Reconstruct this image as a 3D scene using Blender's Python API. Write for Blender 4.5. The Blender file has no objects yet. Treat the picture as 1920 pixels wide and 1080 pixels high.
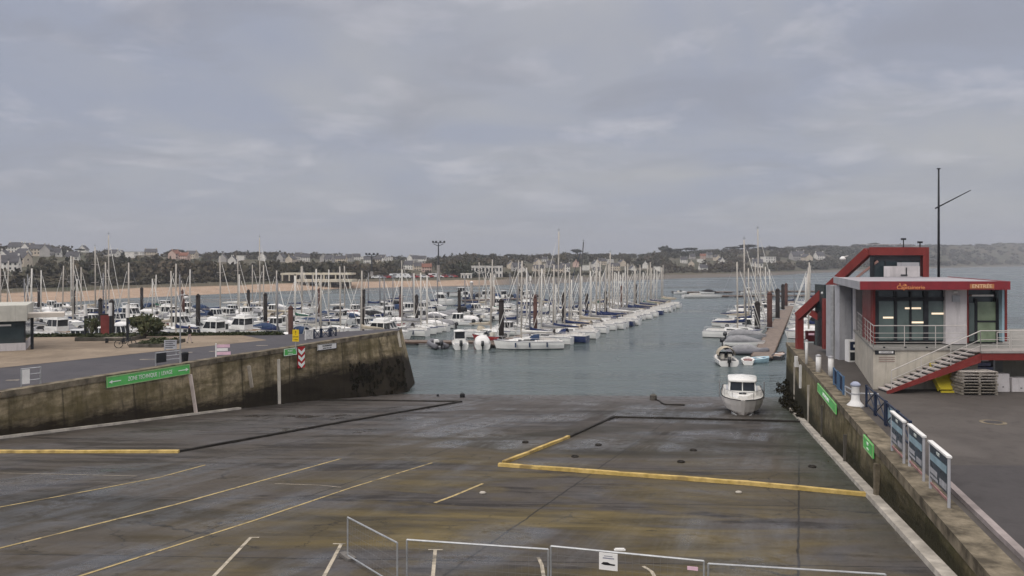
import bpy, bmesh, math, random
import numpy as np
from mathutils import Vector, Matrix
random.seed(11); rng = np.random.default_rng(11)
SC = bpy.context.scene
COL = SC.collection
F, CX, HY, H = 1500.0, 960.0, 490.0, 12.6      # focal length in photo pixels, centre, horizon row, eye height (m)
QZ = 5.4                                         # top of the quays above the water

# ------------------------------------------------------------------ measuring helpers
def at(px, py, z):
    d = (H - z) * F / (py - HY)
    return Vector(((px - CX) / F * d, d, z))
def atd(px, py, d):
    return Vector(((px - CX) / F * d, d, H - (py - HY) / F * d))
def xr(d): return 6.336 + .2537 * d              # edge of the quay with the harbour office
def xl(d): return -45.84 + .4138 * d             # edge of the quay opposite
def slip_z(x, d):
    t = (xr(d) - x) / (xr(d) - xl(d)) if d < 150 else 0.5
    t = max(-.3, min(1.3, t))
    z = 6.0 - .081 * d + t * (.92 - .0097 * d)
    return z if z < 5.0 else 5.0 + .4 * math.tanh((z - 5.0) / .4)
def slip(px, py, off=0.0):
    lo, hi = 3.0, 140.0
    k = (px - CX) / F
    for _ in range(50):
        m = (lo + hi) / 2
        if H - (py - HY) / F * m > slip_z(k * m, m) + off: lo = m
        else: hi = m
    return Vector((k * lo, lo, slip_z(k * lo, lo) + off))
def lerp(a, b, t): return a + (b - a) * t
def interp(tab, x):
    if x <= tab[0][0]: return tab[0][1]
    for (a, b), (c, d) in zip(tab, tab[1:]):
        if x <= c: return b + (d - b) * (x - a) / (c - a)
    return tab[-1][1]
ORD = ['first', 'second', 'third', 'fourth', 'fifth', 'sixth', 'seventh', 'eighth', 'ninth', 'tenth', 'eleventh', 'twelfth']
def ordn(n):
    if n <= 12: return ORD[n - 1]
    return '%d%s' % (n, 'th' if 10 <= n % 100 <= 20 else {1: 'st', 2: 'nd', 3: 'rd'}.get(n % 10, 'th'))

# ------------------------------------------------------------------ materials
MATS = {}
def nodes(name):
    m = bpy.data.materials.new(name); m.use_nodes = True
    nt = m.node_tree
    return m, nt, nt.nodes['Principled BSDF']
def N(nt, typ, **kw):
    n = nt.nodes.new(typ)
    for k, v in kw.items():
        if k.startswith('i_'):
            key = k[2:]; key = int(key) if key.isdigit() else key
            n.inputs[key].default_value = v
        else: setattr(n, k, v)
    return n
def L(nt, a, b): nt.links.new(a, b)
def mixc(nt, fac, a, b):
    n = nt.nodes.new('ShaderNodeMix'); n.data_type = 'RGBA'
    for sock, v in ((n.inputs[0], fac), (n.inputs[6], a), (n.inputs[7], b)):
        if hasattr(v, 'is_output') or isinstance(v, bpy.types.NodeSocket): L(nt, v, sock)
        elif isinstance(v, (int, float)): sock.default_value = v
        else: sock.default_value = (*v, 1) if len(v) == 3 else v
    return n.outputs[2]
def ramp(nt, src, p0, p1):
    n = nt.nodes.new('ShaderNodeMapRange'); n.clamp = True
    L(nt, src, n.inputs[0]); n.inputs[1].default_value = p0; n.inputs[2].default_value = p1
    return n.outputs[0]
def math_n(nt, op, a, b=None):
    n = nt.nodes.new('ShaderNodeMath'); n.operation = op
    for i, v in enumerate((a, b)):
        if v is None: continue
        if isinstance(v, (int, float)): n.inputs[i].default_value = v
        else: L(nt, v, n.inputs[i])
    return n.outputs[0]
def noise(nt, vec, scale, detail=4, rough=.55, dist=0):
    n = N(nt, 'ShaderNodeTexNoise'); n.inputs['Scale'].default_value = scale
    n.inputs['Detail'].default_value = detail; n.inputs['Roughness'].default_value = rough
    n.inputs['Distortion'].default_value = dist
    if vec is not None: L(nt, vec, n.inputs['Vector'])
    return n.outputs[0]
def pos(nt, scale=(1, 1, 1)):
    g = N(nt, 'ShaderNodeNewGeometry')
    m = N(nt, 'ShaderNodeVectorMath', operation='MULTIPLY'); L(nt, g.outputs['Position'], m.inputs[0])
    m.inputs[1].default_value = scale
    return m.outputs[0]
STREAKY = ('cream render', 'office red paint', 'office red fascia', 'pale grey panel', 'pale wall panel', 'undercroft render', 'terrace slab', 'landing slab', 'kiosk fascia', 'white render', 'pile tar', 'pile rust', 'worn white kerb', 'roof membrane')
def paint(name, col, rough=.45, var=.18, scale=2.5, metal=0.0, bump=0.0):
    if name in MATS: return MATS[name]
    m, nt, b = nodes(name)
    p = pos(nt)
    n1 = noise(nt, p, scale, 5, .6)
    f = ramp(nt, n1, .35, .7)
    dark = tuple(c * (1 - var) for c in col); lite = tuple(min(1, c * (1 + var * .5)) for c in col)
    cc = mixc(nt, f, dark, lite)
    if name in STREAKY:    # rain streaks and grime
        st = noise(nt, pos(nt, (1, 1, .09)), 3.2, 5, .65); bl = noise(nt, p, .8, 5, .65, .5)
        cc = mixc(nt, math_n(nt, 'MULTIPLY', ramp(nt, st, .5, .68), .5), cc, tuple(c * .5 + .012 for c in col))
        cc = mixc(nt, math_n(nt, 'MULTIPLY', ramp(nt, bl, .5, .66), .35), cc, tuple(c * .6 for c in col))
    L(nt, cc, b.inputs['Base Color'])
    n2 = noise(nt, p, scale * 3.1, 3)
    r = N(nt, 'ShaderNodeMapRange'); L(nt, n2, r.inputs[0])
    r.inputs[3].default_value = max(.03, rough - .12); r.inputs[4].default_value = min(1, rough + .12)
    L(nt, r.outputs[0], b.inputs['Roughness'])
    b.inputs['Metallic'].default_value = metal
    b.inputs['Specular IOR Level'].default_value = .5 if rough < .42 else .12
    if bump:
        bp = N(nt, 'ShaderNodeBump'); bp.inputs['Strength'].default_value = bump; bp.inputs['Distance'].default_value = .03
        L(nt, n2, bp.inputs['Height']); L(nt, bp.outputs[0], b.inputs['Normal'])
    MATS[name] = m
    return m
WHITE = paint('gelcoat white', (.78, .77, .74), .3, .1, .6)
CREAM = paint('gelcoat cream', (.66, .62, .54), .35, .12, .6)
NAVY = paint('gelcoat navy', (.02, .035, .11), .25, .2, .6)
REDH = paint('gelcoat red', (.34, .03, .03), .3, .2, .6)
GREYH = paint('gelcoat grey', (.33, .34, .36), .35, .15, .6)
BLACKH = paint('gelcoat black', (.022, .022, .026), .3, .2, .6)
ANTIFOUL = paint('antifouling', (.035, .03, .045), .7, .3, 2)
DECK = paint('deck grey', (.5, .49, .46), .6, .15, 2)
TEAK = paint('teak', (.26, .17, .1), .6, .3, 3)
DARKGL = paint('tinted glass', (.015, .018, .022), .08, .2, 1)
ALU = paint('mast aluminium', (.48, .44, .39), .45, .15, .7)
WHITEMAST = paint('mast white', (.62, .59, .54), .4, .12, .7)
DARKMAST = paint('mast carbon', (.02, .02, .022), .35, .1, .7)
STEEL = paint('stainless steel', (.55, .55, .55), .3, .1, 3, .8)
SAILW = paint('sailcloth white', (.72, .7, .66), .8, .15, 2)
SAILB = paint('canvas navy', (.018, .03, .09), .8, .25, 2)
SAILG = paint('canvas grey', (.24, .24, .25), .8, .2, 2)
SAILBEIGE = paint('canvas beige', (.42, .37, .29), .8, .2, 2)
CANBLUE = paint('canvas blue', (.022, .042, .095), .7, .2, 2)
CANBLACK = paint('canvas black', (.02, .02, .022), .8, .25, 2)
CANGREEN = paint('canvas green', (.02, .09, .06), .8, .25, 2)
RUBBER = paint('hypalon grey', (.15, .15, .165), .6, .2, 2)
BLACKR = paint('black rubber', (.02, .02, .021), .6, .2, 3)
MOTOR = paint('outboard black', (.018, .019, .022), .3, .2, 3)
PILE = paint('pile tar', (.028, .022, .02), .6, .4, .8, 0, .3)
PILER = paint('pile rust', (.1, .05, .04), .7, .35, .8, 0, .3)
PILEG = paint('pile concrete', (.3, .28, .26), .8, .25, .8, 0, .3)
PONT = paint('pontoon planks', (.2, .16, .135), .8, .3, 1.3)
FLOATC = paint('pontoon float', (.13, .125, .12), .8, .2, 1)
GALV = paint('galvanised steel', (.42, .43, .44), .45, .2, 4, .5)
REDP = paint('office red paint', (.21, .04, .036), .45, .2, .7)
REDL = paint('office red fascia', (.25, .024, .03), .4, .15, .6)
CREAMW = paint('cream render', (.5, .46, .39), .85, .22, .8, 0, .2)
GREYW = paint('pale grey panel', (.4, .4, .42), .6, .15, .6)
PINKW = paint('pale wall panel', (.55, .52, .52), .7, .14, .6)
BLACKP = paint('dark metal', (.03, .032, .036), .45, .2, 2)
BLUEM = paint('blue painted metal', (.02, .03, .06), .45, .2, 2)
BLUEL = paint('pale blue panel', (.3, .42, .48), .45, .2, 1.5)
YELP = paint('yellow plastic', (.55, .44, .03), .4, .2, 1)
WHITEP = paint('white paint', (.72, .71, .69), .5, .15, 2)
SIGNG = paint('sign green', (.14, .56, .15), .45, .18, 1)
SIGNW = paint('sign white', (.78, .77, .75), .5, .08, 2)
SIGNY = paint('sign yellow', (.72, .5, .02), .5, .12, 2)
SIGNP = paint('sign pink', (.75, .5, .6), .5, .15, 2)
SIGNR = paint('sign red', (.5, .03, .035), .5, .15, 2)
INK = paint('lettering black', (.02, .02, .022), .5, .1, 2)
INKW = paint('lettering white', (.85, .9, .84), .5, .05, 2)
INKO = paint('lettering orange', (.8, .34, .14), .5, .1, 2)
SLATE = paint('slate roof', (.08, .078, .085), .6, .3, .5)
TILE = paint('tile roof', (.22, .1, .07), .8, .3, .5)
RENDERW = paint('white render', (.75, .72, .67), .85, .15, .3)
RENDERC = paint('cream house render', (.58, .5, .4), .85, .15, .3)
RENDERG = paint('grey house render', (.4, .38, .36), .85, .15, .3)
RENDERP = paint('pink house render', (.55, .4, .34), .85, .15, .3)
WOODP = paint('pallet wood', (.27, .24, .2), .85, .35, 4)
STONE = paint('mossy stone', (.11, .1, .085), .85, .4, 1.5, 0, .4)
KERBW = paint('worn white kerb', (.5, .46, .4), .8, .35, 1.2, 0, .3)
COPING = paint('concrete coping', (.19, .16, .115), .85, .65, 1.6, 0, .3)
SKIN = paint('skin', (.5, .3, .22), .6, .1, 5)
CLOTHB = paint('black jacket', (.02, .02, .024), .85, .2, 5)
CLOTHP = paint('pale trousers', (.5, .42, .4), .85, .2, 5)
GLASSG = paint('shaded glazing', (.13, .17, .16), .1, .35, .5)
GLASSD = paint('dark glazing', (.03, .045, .05), .07, .3, .6)
CARS = [paint('car white', (.7, .7, .7), .25, .06, 1), paint('car grey', (.25, .26, .28), .25, .1, 1), paint('car black', (.03, .03, .035), .2, .1, 1), paint('car red', (.35, .04, .04), .25, .1, 1), paint('car blue', (.05, .1, .25), .25, .1, 1)]

def mat_slip():
    m, nt, b = nodes('wet slipway concrete')
    p = pos(nt); ps = pos(nt, (.45, 1.0, 1)); pl = pos(nt, (.28, 1.5, 1))
    g = N(nt, 'ShaderNodeSeparateXYZ'); L(nt, p, g.inputs[0])
    # coordinates running down the ramp, for the wheel and run-off bands
    cross = math_n(nt, 'SUBTRACT', g.outputs[0], math_n(nt, 'MULTIPLY', g.outputs[1], .36))
    cv = N(nt, 'ShaderNodeCombineXYZ'); L(nt, math_n(nt, 'MULTIPLY', cross, .3), cv.inputs[0]); L(nt, math_n(nt, 'MULTIPLY', g.outputs[1], .045), cv.inputs[1])
    nb = noise(nt, cv.outputs[0], 1.0, 5, .6, .5)
    n1 = noise(nt, ps, .2, 6, .62, .8); n2 = noise(nt, p, 1.1, 6, .68); n3 = noise(nt, ps, .1, 5, .6, 1.2); n4 = noise(nt, p, 9, 3, .7)
    n5 = noise(nt, pl, .5, 6, .65, .4); n6 = noise(nt, ps, .25, 6, .62, .6); n7 = noise(nt, p, 3.2, 4, .7)
    c = mixc(nt, ramp(nt, n2, .36, .64), (.04, .036, .033), (.076, .068, .063))
    c = mixc(nt, math_n(nt, 'MULTIPLY', ramp(nt, nb, .45, .58), .6), c, (.064, .054, .045))
    c = mixc(nt, math_n(nt, 'MULTIPLY', ramp(nt, n5, .5, .58), .8), c, (.016, .013, .011))
    c = mixc(nt, math_n(nt, 'MULTIPLY', ramp(nt, n7, .58, .7), .5), c, (.1, .088, .076))
    near = ramp(nt, g.outputs[1], 52, 26)
    dx = math_n(nt, 'ABSOLUTE', math_n(nt, 'SUBTRACT', g.outputs[0], 1.5))
    mid = ramp(nt, dx, 13, 5)
    silt = math_n(nt, 'MULTIPLY', ramp(nt, n6, .41, .53), math_n(nt, 'MULTIPLY', near, math_n(nt, 'ADD', math_n(nt, 'MULTIPLY', mid, .8), .2)))
    siltc = mixc(nt, ramp(nt, n5, .4, .6), (.05, .037, .011), (.135, .102, .04))
    c = mixc(nt, math_n(nt, 'MULTIPLY', silt, .9), c, siltc)
    c = mixc(nt, math_n(nt, 'MULTIPLY', ramp(nt, n3, .53, .62), .6), c, (.02, .018, .012))
    for sock, per, w in ((g.outputs[1], 7.3, .01), (cross, 9.1, .008)):
        wob = math_n(nt, 'ADD', sock, math_n(nt, 'MULTIPLY', n2, .16))
        fr = math_n(nt, 'FRACT', math_n(nt, 'DIVIDE', wob, per))
        c = mixc(nt, math_n(nt, 'MULTIPLY', math_n(nt, 'LESS_THAN', fr, w), .8), c, (.012, .011, .01))
    low = ramp(nt, math_n(nt, 'ADD', g.outputs[2], math_n(nt, 'MULTIPLY', n2, 1.4)), 1.7, .5)
    c = mixc(nt, math_n(nt, 'MULTIPLY', low, .35), c, (.1, .085, .078))  # pale pinkish sheen near the water's edge, mixed into the base colour
    gx = math_n(nt, 'SUBTRACT', g.outputs[0], math_n(nt, 'MULTIPLY', g.outputs[1], .2537))
    gr = math_n(nt, 'MULTIPLY', ramp(nt, math_n(nt, 'ADD', gx, math_n(nt, 'MULTIPLY', n6, 5)), 5.6, 8.4), ramp(nt, g.outputs[1], 22, 40))
    c = mixc(nt, math_n(nt, 'MULTIPLY', gr, .7), c, (.02, .03, .01))
    vo = N(nt, 'ShaderNodeTexVoronoi', feature='DISTANCE_TO_EDGE'); vo.inputs['Scale'].default_value = .33
    wv = N(nt, 'ShaderNodeVectorMath', operation='ADD'); L(nt, p, wv.inputs[0]); cw = N(nt, 'ShaderNodeCombineXYZ'); L(nt, math_n(nt, 'MULTIPLY', n2, 1.6), cw.inputs[0]); L(nt, math_n(nt, 'MULTIPLY', n7, .9), cw.inputs[1]); L(nt, cw.outputs[0], wv.inputs[1]); L(nt, wv.outputs[0], vo.inputs['Vector'])
    crack = math_n(nt, 'MULTIPLY', math_n(nt, 'LESS_THAN', vo.outputs['Distance'], .009), ramp(nt, n6, .5, .58))
    c = mixc(nt, math_n(nt, 'MULTIPLY', crack, .75), c, (.012, .011, .01))
    L(nt, c, b.inputs['Base Color'])
    wet = math_n(nt, 'MAXIMUM', math_n(nt, 'MULTIPLY', ramp(nt, nb, .6, .42), ramp(nt, noise(nt, ps, .16, 3, .5, .8), .6, .42)), math_n(nt, 'MULTIPLY', low, .8))
    wet = math_n(nt, 'MULTIPLY', wet, ramp(nt, n2, .68, .5))
    r = N(nt, 'ShaderNodeMapRange'); L(nt, wet, r.inputs[0]); r.inputs[3].default_value = .72; r.inputs[4].default_value = .2
    L(nt, r.outputs[0], b.inputs['Roughness'])
    r = N(nt, 'ShaderNodeMapRange'); L(nt, wet, r.inputs[0]); r.inputs[3].default_value = .16; r.inputs[4].default_value = .5
    L(nt, r.outputs[0], b.inputs['Specular IOR Level'])
    bp = N(nt, 'ShaderNodeBump'); bp.inputs['Strength'].default_value = .55; bp.inputs['Distance'].default_value = .03
    hsum = math_n(nt, 'ADD', n2, math_n(nt, 'MULTIPLY', n4, .5))
    L(nt, hsum, bp.inputs['Height']); L(nt, math_n(nt, 'SUBTRACT', .6, math_n(nt, 'MULTIPLY', wet, .52)), bp.inputs['Strength']); L(nt, bp.outputs[0], b.inputs['Normal'])
    return m
def mat_wall(name, hi, lo, z0, sl, y0, y1, rise, green):
    m, nt, b = nodes(name)
    p = pos(nt); pv = pos(nt, (1, 1, .12)); ph = pos(nt, (.35, .35, 1.6))
    g = N(nt, 'ShaderNodeSeparateXYZ'); L(nt, p, g.inputs[0])
    n1 = noise(nt, pv, 1.3, 6, .65); n2 = noise(nt, p, 2.2, 6, .68); n3 = noise(nt, ph, .7, 5, .6, .5)
    c = mixc(nt, ramp(nt, n2, .36, .64), tuple(v * .55 for v in hi), tuple(v * 1.2 for v in hi))
    c = mixc(nt, math_n(nt, 'MULTIPLY', ramp(nt, n3, .46, .58), .6), c, (.085, .068, .028))
    c = mixc(nt, math_n(nt, 'MULTIPLY', ramp(nt, n1, .5, .64), .65), c, (.04, .033, .02))
    c = mixc(nt, math_n(nt, 'MULTIPLY', ramp(nt, noise(nt, pv, .55, 4, .6, .4), .5, .66), .55), c, green)
    fr = math_n(nt, 'FRACT', math_n(nt, 'DIVIDE', math_n(nt, 'ADD', g.outputs[1], math_n(nt, 'MULTIPLY', n2, .1)), 4.7))
    c = mixc(nt, math_n(nt, 'MULTIPLY', math_n(nt, 'LESS_THAN', fr, .022), .6), c, (.04, .034, .022))
    bl = ramp(nt, noise(nt, ph, .28, 3, .5), .54, .6)
    c = mixc(nt, math_n(nt, 'MULTIPLY', bl, .45), c, tuple(v * 1.45 for v in hi))
    # tidal weed: height above the ramp foot, reaching higher towards the water
    base = math_n(nt, 'SUBTRACT', z0, math_n(nt, 'MULTIPLY', g.outputs[1], sl))
    rel = math_n(nt, 'SUBTRACT', g.outputs[2], base)
    thr = math_n(nt, 'ADD', .95, math_n(nt, 'MULTIPLY', ramp(nt, g.outputs[1], y0, y1), rise))
    zz = math_n(nt, 'ADD', math_n(nt, 'SUBTRACT', rel, thr), math_n(nt, 'MULTIPLY', math_n(nt, 'SUBTRACT', noise(nt, ph, .35, 6, .72), .5), 3.4))
    c = mixc(nt, math_n(nt, 'MULTIPLY', ramp(nt, zz, .45, -.45), .94), c, lo)
    L(nt, c, b.inputs['Base Color']); b.inputs['Roughness'].default_value = .85; b.inputs['Specular IOR Level'].default_value = .1
    bp = N(nt, 'ShaderNodeBump'); bp.inputs['Strength'].default_value = .6; bp.inputs['Distance'].default_value = .08
    L(nt, n2, bp.inputs['Height']); L(nt, bp.outputs[0], b.inputs['Normal'])
    return m
def mat_ground(name, a, c2, patch=None, rough=.8, scale=.25, bump=.3):
    m, nt, b = nodes(name)
    p = pos(nt)
    n1 = noise(nt, p, scale, 5, .6, .5); n2 = noise(nt, p, 5, 4, .7)
    c = mixc(nt, ramp(nt, n1, .42, .58), a, c2)
    c = mixc(nt, math_n(nt, 'MULTIPLY', ramp(nt, noise(nt, p, 1.1, 6, .7, .3), .52, .66), .45), c, tuple(v * .55 for v in a))
    c = mixc(nt, math_n(nt, 'MULTIPLY', ramp(nt, n2, .4, .75), .35), c, tuple(v * 1.5 for v in a))
    b.inputs['Specular IOR Level'].default_value = .2
    if patch: c = mixc(nt, math_n(nt, 'MULTIPLY', ramp(nt, noise(nt, p, scale * .6, 3), .55, .62), .6), c, patch)
    L(nt, c, b.inputs['Base Color'])
    r = N(nt, 'ShaderNodeMapRange'); L(nt, n1, r.inputs[0]); r.inputs[3].default_value = rough - .15; r.inputs[4].default_value = min(1, rough + .15)
    L(nt, r.outputs[0], b.inputs['Roughness'])
    bp = N(nt, 'ShaderNodeBump'); bp.inputs['Strength'].default_value = bump; bp.inputs['Distance'].default_value = .02
    L(nt, n2, bp.inputs['Height']); L(nt, bp.outputs[0], b.inputs['Normal'])
    return m
def mat_water():
    m, nt, b = nodes('harbour water')
    p = pos(nt, (1, 1, 1)); px_ = pos(nt, (.45, 1, 1))
    n1 = noise(nt, px_, .55, 5, .6, .6); n2 = noise(nt, px_, 2.1, 3, .6); n3 = noise(nt, pos(nt, (.3, 1, 1)), .045, 3, .5, 1)
    L(nt, mixc(nt, ramp(nt, n3, .35, .65), (.05, .072, .072), (.078, .1, .1)), b.inputs['Base Color'])
    r = N(nt, 'ShaderNodeMapRange'); L(nt, n3, r.inputs[0]); r.inputs[1].default_value = .35; r.inputs[2].default_value = .65; r.inputs[3].default_value = .06; r.inputs[4].default_value = .34
    L(nt, r.outputs[0], b.inputs['Roughness'])
    b.inputs['IOR'].default_value = 1.333
    n0 = noise(nt, px_, .16, 4, .6, .8); n00 = noise(nt, pos(nt, (.35, 1, 1)), .06, 3, .5, 1)
    hs = math_n(nt, 'ADD', math_n(nt, 'ADD', n1, math_n(nt, 'MULTIPLY', n0, 2.4)), math_n(nt, 'MULTIPLY', n2, .3))
    bp = N(nt, 'ShaderNodeBump'); bp.inputs['Strength'].default_value = .8; bp.inputs['Distance'].default_value = .4
    L(nt, hs, bp.inputs['Height']); L(nt, bp.outputs[0], b.inputs['Normal'])
    return m
def mat_leaf(name, cols, s1=.05, s2=.9):
    m, nt, b = nodes(name)
    p = pos(nt)
    c = mixc(nt, ramp(nt, noise(nt, p, s1, 4, .6), .38, .62), cols[0], cols[1])
    c = mixc(nt, ramp(nt, noise(nt, p, s2, 3, .6), .4, .7), c, cols[2])
    L(nt, c, b.inputs['Base Color']); b.inputs['Roughness'].default_value = .8; b.inputs['Specular IOR Level'].default_value = .08
    return m
def mat_terrain():
    m, nt, b = nodes('far shore ground')
    p = pos(nt); g = N(nt, 'ShaderNodeSeparateXYZ'); L(nt, p, g.inputs[0])
    c = mixc(nt, ramp(nt, noise(nt, p, .02, 5, .6), .4, .6), (.06, .062, .04), (.1, .085, .06))
    zz = math_n(nt, 'ADD', g.outputs[2], math_n(nt, 'MULTIPLY', noise(nt, p, .05, 3), .8))
    sand = mixc(nt, ramp(nt, noise(nt, p, .3, 4), .3, .7), (.28, .2, .145), (.37, .275, .205))
    left = ramp(nt, g.outputs[0], 0, -25)
    rock = mixc(nt, left, (.13, .115, .1), sand)
    c = mixc(nt, ramp(nt, zz, 2.75, 2.5), c, rock)
    L(nt, c, b.inputs['Base Color']); b.inputs['Roughness'].default_value = .9; b.inputs['Specular IOR Level'].default_value = .08
    return m
SLIPM = mat_slip()
WALLM = mat_wall('stained quay concrete', (.32, .262, .168), (.016, .012, .008), 6.92, .0907, 60, 76, 2.6, (.11, .09, .04))
WALLR = mat_wall('stained quay concrete green', (.185, .155, .095), (.02, .018, .009), 6.0, .081, 48, 68, 2.4, (.062, .066, .02))
ASPH = mat_ground('quay asphalt', (.062, .054, .049), (.084, .074, .067), (.11, .097, .088), .75)
ASPHD = mat_ground('dark new asphalt', (.05, .045, .045), (.064, .058, .058), None, .75)
ROADM = mat_ground('road asphalt', (.05, .047, .053), (.066, .062, .068), None, .75)
GRAVEL = mat_ground('beige gravel', (.19, .15, .11), (.25, .2, .148), (.14, .108, .078), .9)
WATER = mat_water()
PINE = mat_leaf('pine foliage', [(.028, .036, .026), (.045, .05, .034), (.06, .062, .045)])
WOOD = mat_leaf('winter woodland', [(.028, .037, .023), (.08, .06, .041), (.09, .08, .053)], .018, .3)
TAMA = mat_leaf('tamarisk foliage', [(.05, .075, .035), (.09, .1, .05), (.12, .11, .06)], .8, 4)
HEDGE = mat_leaf('low hedge', [(.03, .045, .02), (.05, .06, .03), (.07, .07, .035)], .6, 4)
BARK = paint('bark', (.09, .065, .05), .9, .35, 2)
WEED = mat_leaf('wet seaweed', [(.012, .011, .008), (.022, .018, .01), (.03, .026, .012)], 1, 5)
TERR = mat_terrain()
YKERB = mat_ground('worn yellow kerb', (.5, .36, .13), (.37, .26, .075), (.16, .11, .05), .7, 1.4)
DKERB = paint('tarred kerb', (.03, .026, .022), .7, .4, 1.2, 0, .4)
YLINE = mat_ground('worn yellow line', (.4, .31, .15), (.27, .21, .1), (.06, .05, .04), .8, 2.6)
WLINE = mat_ground('worn white line', (.42, .37, .29), (.26, .23, .18), (.06, .055, .048), .8, 2.6)

# ------------------------------------------------------------------ mesh builder
CHILD = {}
class MB:
    def __init__(s): s.v = []; s.f = []; s.mi = []; s.cur = 0; s.smooth = False; s.sm = []
    def add(s, verts, faces):
        o = len(s.v); s.v += [tuple(v) for v in verts]
        for f in faces: s.f.append(tuple(o + i for i in f)); s.mi.append(s.cur); s.sm.append(s.smooth)
        return s
    def hexa(s, p):   # 8 points: bottom 4 ccw, top 4 ccw
        return s.add(p, [(0, 3, 2, 1), (4, 5, 6, 7), (0, 1, 5, 4), (1, 2, 6, 5), (2, 3, 7, 6), (3, 0, 4, 7)])
    def box(s, x0, x1, y0, y1, z0, z1):
        return s.hexa([(x0, y0, z0), (x1, y0, z0), (x1, y1, z0), (x0, y1, z0), (x0, y0, z1), (x1, y0, z1), (x1, y1, z1), (x0, y1, z1)])
    def beam(s, a, b, w, h, up=(0, 0, 1)):
        a = Vector(a); b = Vector(b); d = (b - a).normalized(); up = Vector(up)
        if abs(d.dot(up)) > .98: up = Vector((1, 0, 0))
        sx = d.cross(up).normalized() * (w / 2); sz = sx.cross(d).normalized() * (h / 2)
        return s.hexa([a - sx - sz, a + sx - sz, b + sx - sz, b - sx - sz, a - sx + sz, a + sx + sz, b + sx + sz, b - sx + sz])
    def tube(s, pts, r, n=6, r1=None, cap=True):
        pts = [Vector(p) for p in pts]; rings = []; k = len(pts)
        for i, p in enumerate(pts):
            d = (pts[min(i + 1, k - 1)] - pts[max(i - 1, 0)]).normalized()
            u = Vector((0, 0, 1)) if abs(d.z) < .95 else Vector((1, 0, 0))
            a = d.cross(u).normalized(); b = a.cross(d)
            rr = r if r1 is None else r + (r1 - r) * i / (k - 1)
            rings.append([p + (a * math.cos(t) + b * math.sin(t)) * rr for t in [2 * math.pi * j / n for j in range(n)]])
        return s.loft(rings, True, cap)
    def loft(s, rings, closed=True, cap=False):
        n = len(rings[0]); fs = []
        for i in range(len(rings) - 1):
            for j in range(n if closed else n - 1):
                k = (j + 1) % n
                fs.append((i * n + j, i * n + k, (i + 1) * n + k, (i + 1) * n + j))
        if cap:
            fs.append(tuple(reversed(range(n)))); fs.append(tuple((len(rings) - 1) * n + j for j in range(n)))
        return s.add([p for r in rings for p in r], fs)
    def prism(s, poly, z0, z1):
        n = len(poly)
        return s.loft([[(x, y, z0) for x, y in poly], [(x, y, z1) for x, y in poly]], True, True)
    def ball(s, c, rx, ry, rz, nu=8, nv=5):
        rings = []
        for i in range(1, nv):
            t = math.pi * i / nv
            rings.append([(c[0] + rx * math.sin(t) * math.cos(2 * math.pi * j / nu), c[1] + ry * math.sin(t) * math.sin(2 * math.pi * j / nu), c[2] - rz * math.cos(t)) for j in range(nu)])
        return s.loft(rings, True, True)
    def lathe(s, prof, n=10, c=(0, 0, 0)):
        return s.loft([[(c[0] + r * math.cos(2 * math.pi * j / n), c[1] + r * math.sin(2 * math.pi * j / n), c[2] + z) for j in range(n)] for r, z in prof], True, True)
    def mesh(s, name, mats):
        me = bpy.data.meshes.new(name); me.from_pydata(s.v, [], s.f)
        for m in (mats if isinstance(mats, (list, tuple)) else [mats]): me.materials.append(m)
        me.polygons.foreach_set('material_index', s.mi); me.polygons.foreach_set('use_smooth', s.sm)
        bm = bmesh.new(); bm.from_mesh(me); bmesh.ops.recalc_face_normals(bm, faces=bm.faces); bm.to_mesh(me); bm.free()
        return me
    def build(s, name, mats, parent=None, label=None):
        o = bpy.data.objects.new(name, s.mesh(name, mats)); COL.objects.link(o)
        if parent is not None: o.parent = parent; CHILD.setdefault(parent.name, []).append(o)
        if label: o['label'] = label
        return o
def tag(o, label=None, cat=None, group=None, kind=None):
    if label: o['label'] = label
    if cat: o['category'] = cat
    if group: o['group'] = group
    if kind: o['kind'] = kind
    return o
def thing(name, label, cat, loc=(0, 0, 0), rz=0.0, group=None):
    o = bpy.data.objects.new(name, None); COL.objects.link(o); o.empty_display_size = .2
    o.location = loc; o.rotation_euler = (0, 0, rz)
    return tag(o, label, cat, group)
def struct(o): o['kind'] = 'structure'; return o
def copy_tree(o, parent=None, kids=None):
    c = o.copy(); COL.objects.link(c)
    if parent is not None: c.parent = parent
    for ch in KIDS(o): copy_tree(ch, c)
    return c
def KIDS(o): return CHILD.get(o.name, [])
def text_mesh(body, size, mat, M, name='lettering', parent=None, depth=.008, align='CENTER', squash=1.0):
    cu = bpy.data.curves.new('txt', 'FONT'); cu.body = body; cu.size = size; cu.extrude = depth
    cu.align_x = align; cu.align_y = 'CENTER'
    ob = bpy.data.objects.new('txt', cu); COL.objects.link(ob)
    dg = bpy.context.evaluated_depsgraph_get(); dg.update()
    me = bpy.data.meshes.new_from_object(ob.evaluated_get(dg)); bpy.data.objects.remove(ob)
    me.materials.clear(); me.materials.append(mat)
    me.transform(M @ Matrix.Diagonal((squash, 1, 1, 1)))
    o = bpy.data.objects.new(name, me); COL.objects.link(o)
    if parent is not None: o.parent = parent
    return o
def frame(o, xdir, ydir):   # matrix with origin o, local x, local y (z = cross)
    x = Vector(xdir).normalized(); y = Vector(ydir); y = (y - x * y.dot(x)).normalized(); z = x.cross(y)
    return Matrix(((x.x, y.x, z.x, o[0]), (x.y, y.y, z.y, o[1]), (x.z, y.z, z.z, o[2]), (0, 0, 0, 1)))

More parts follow.
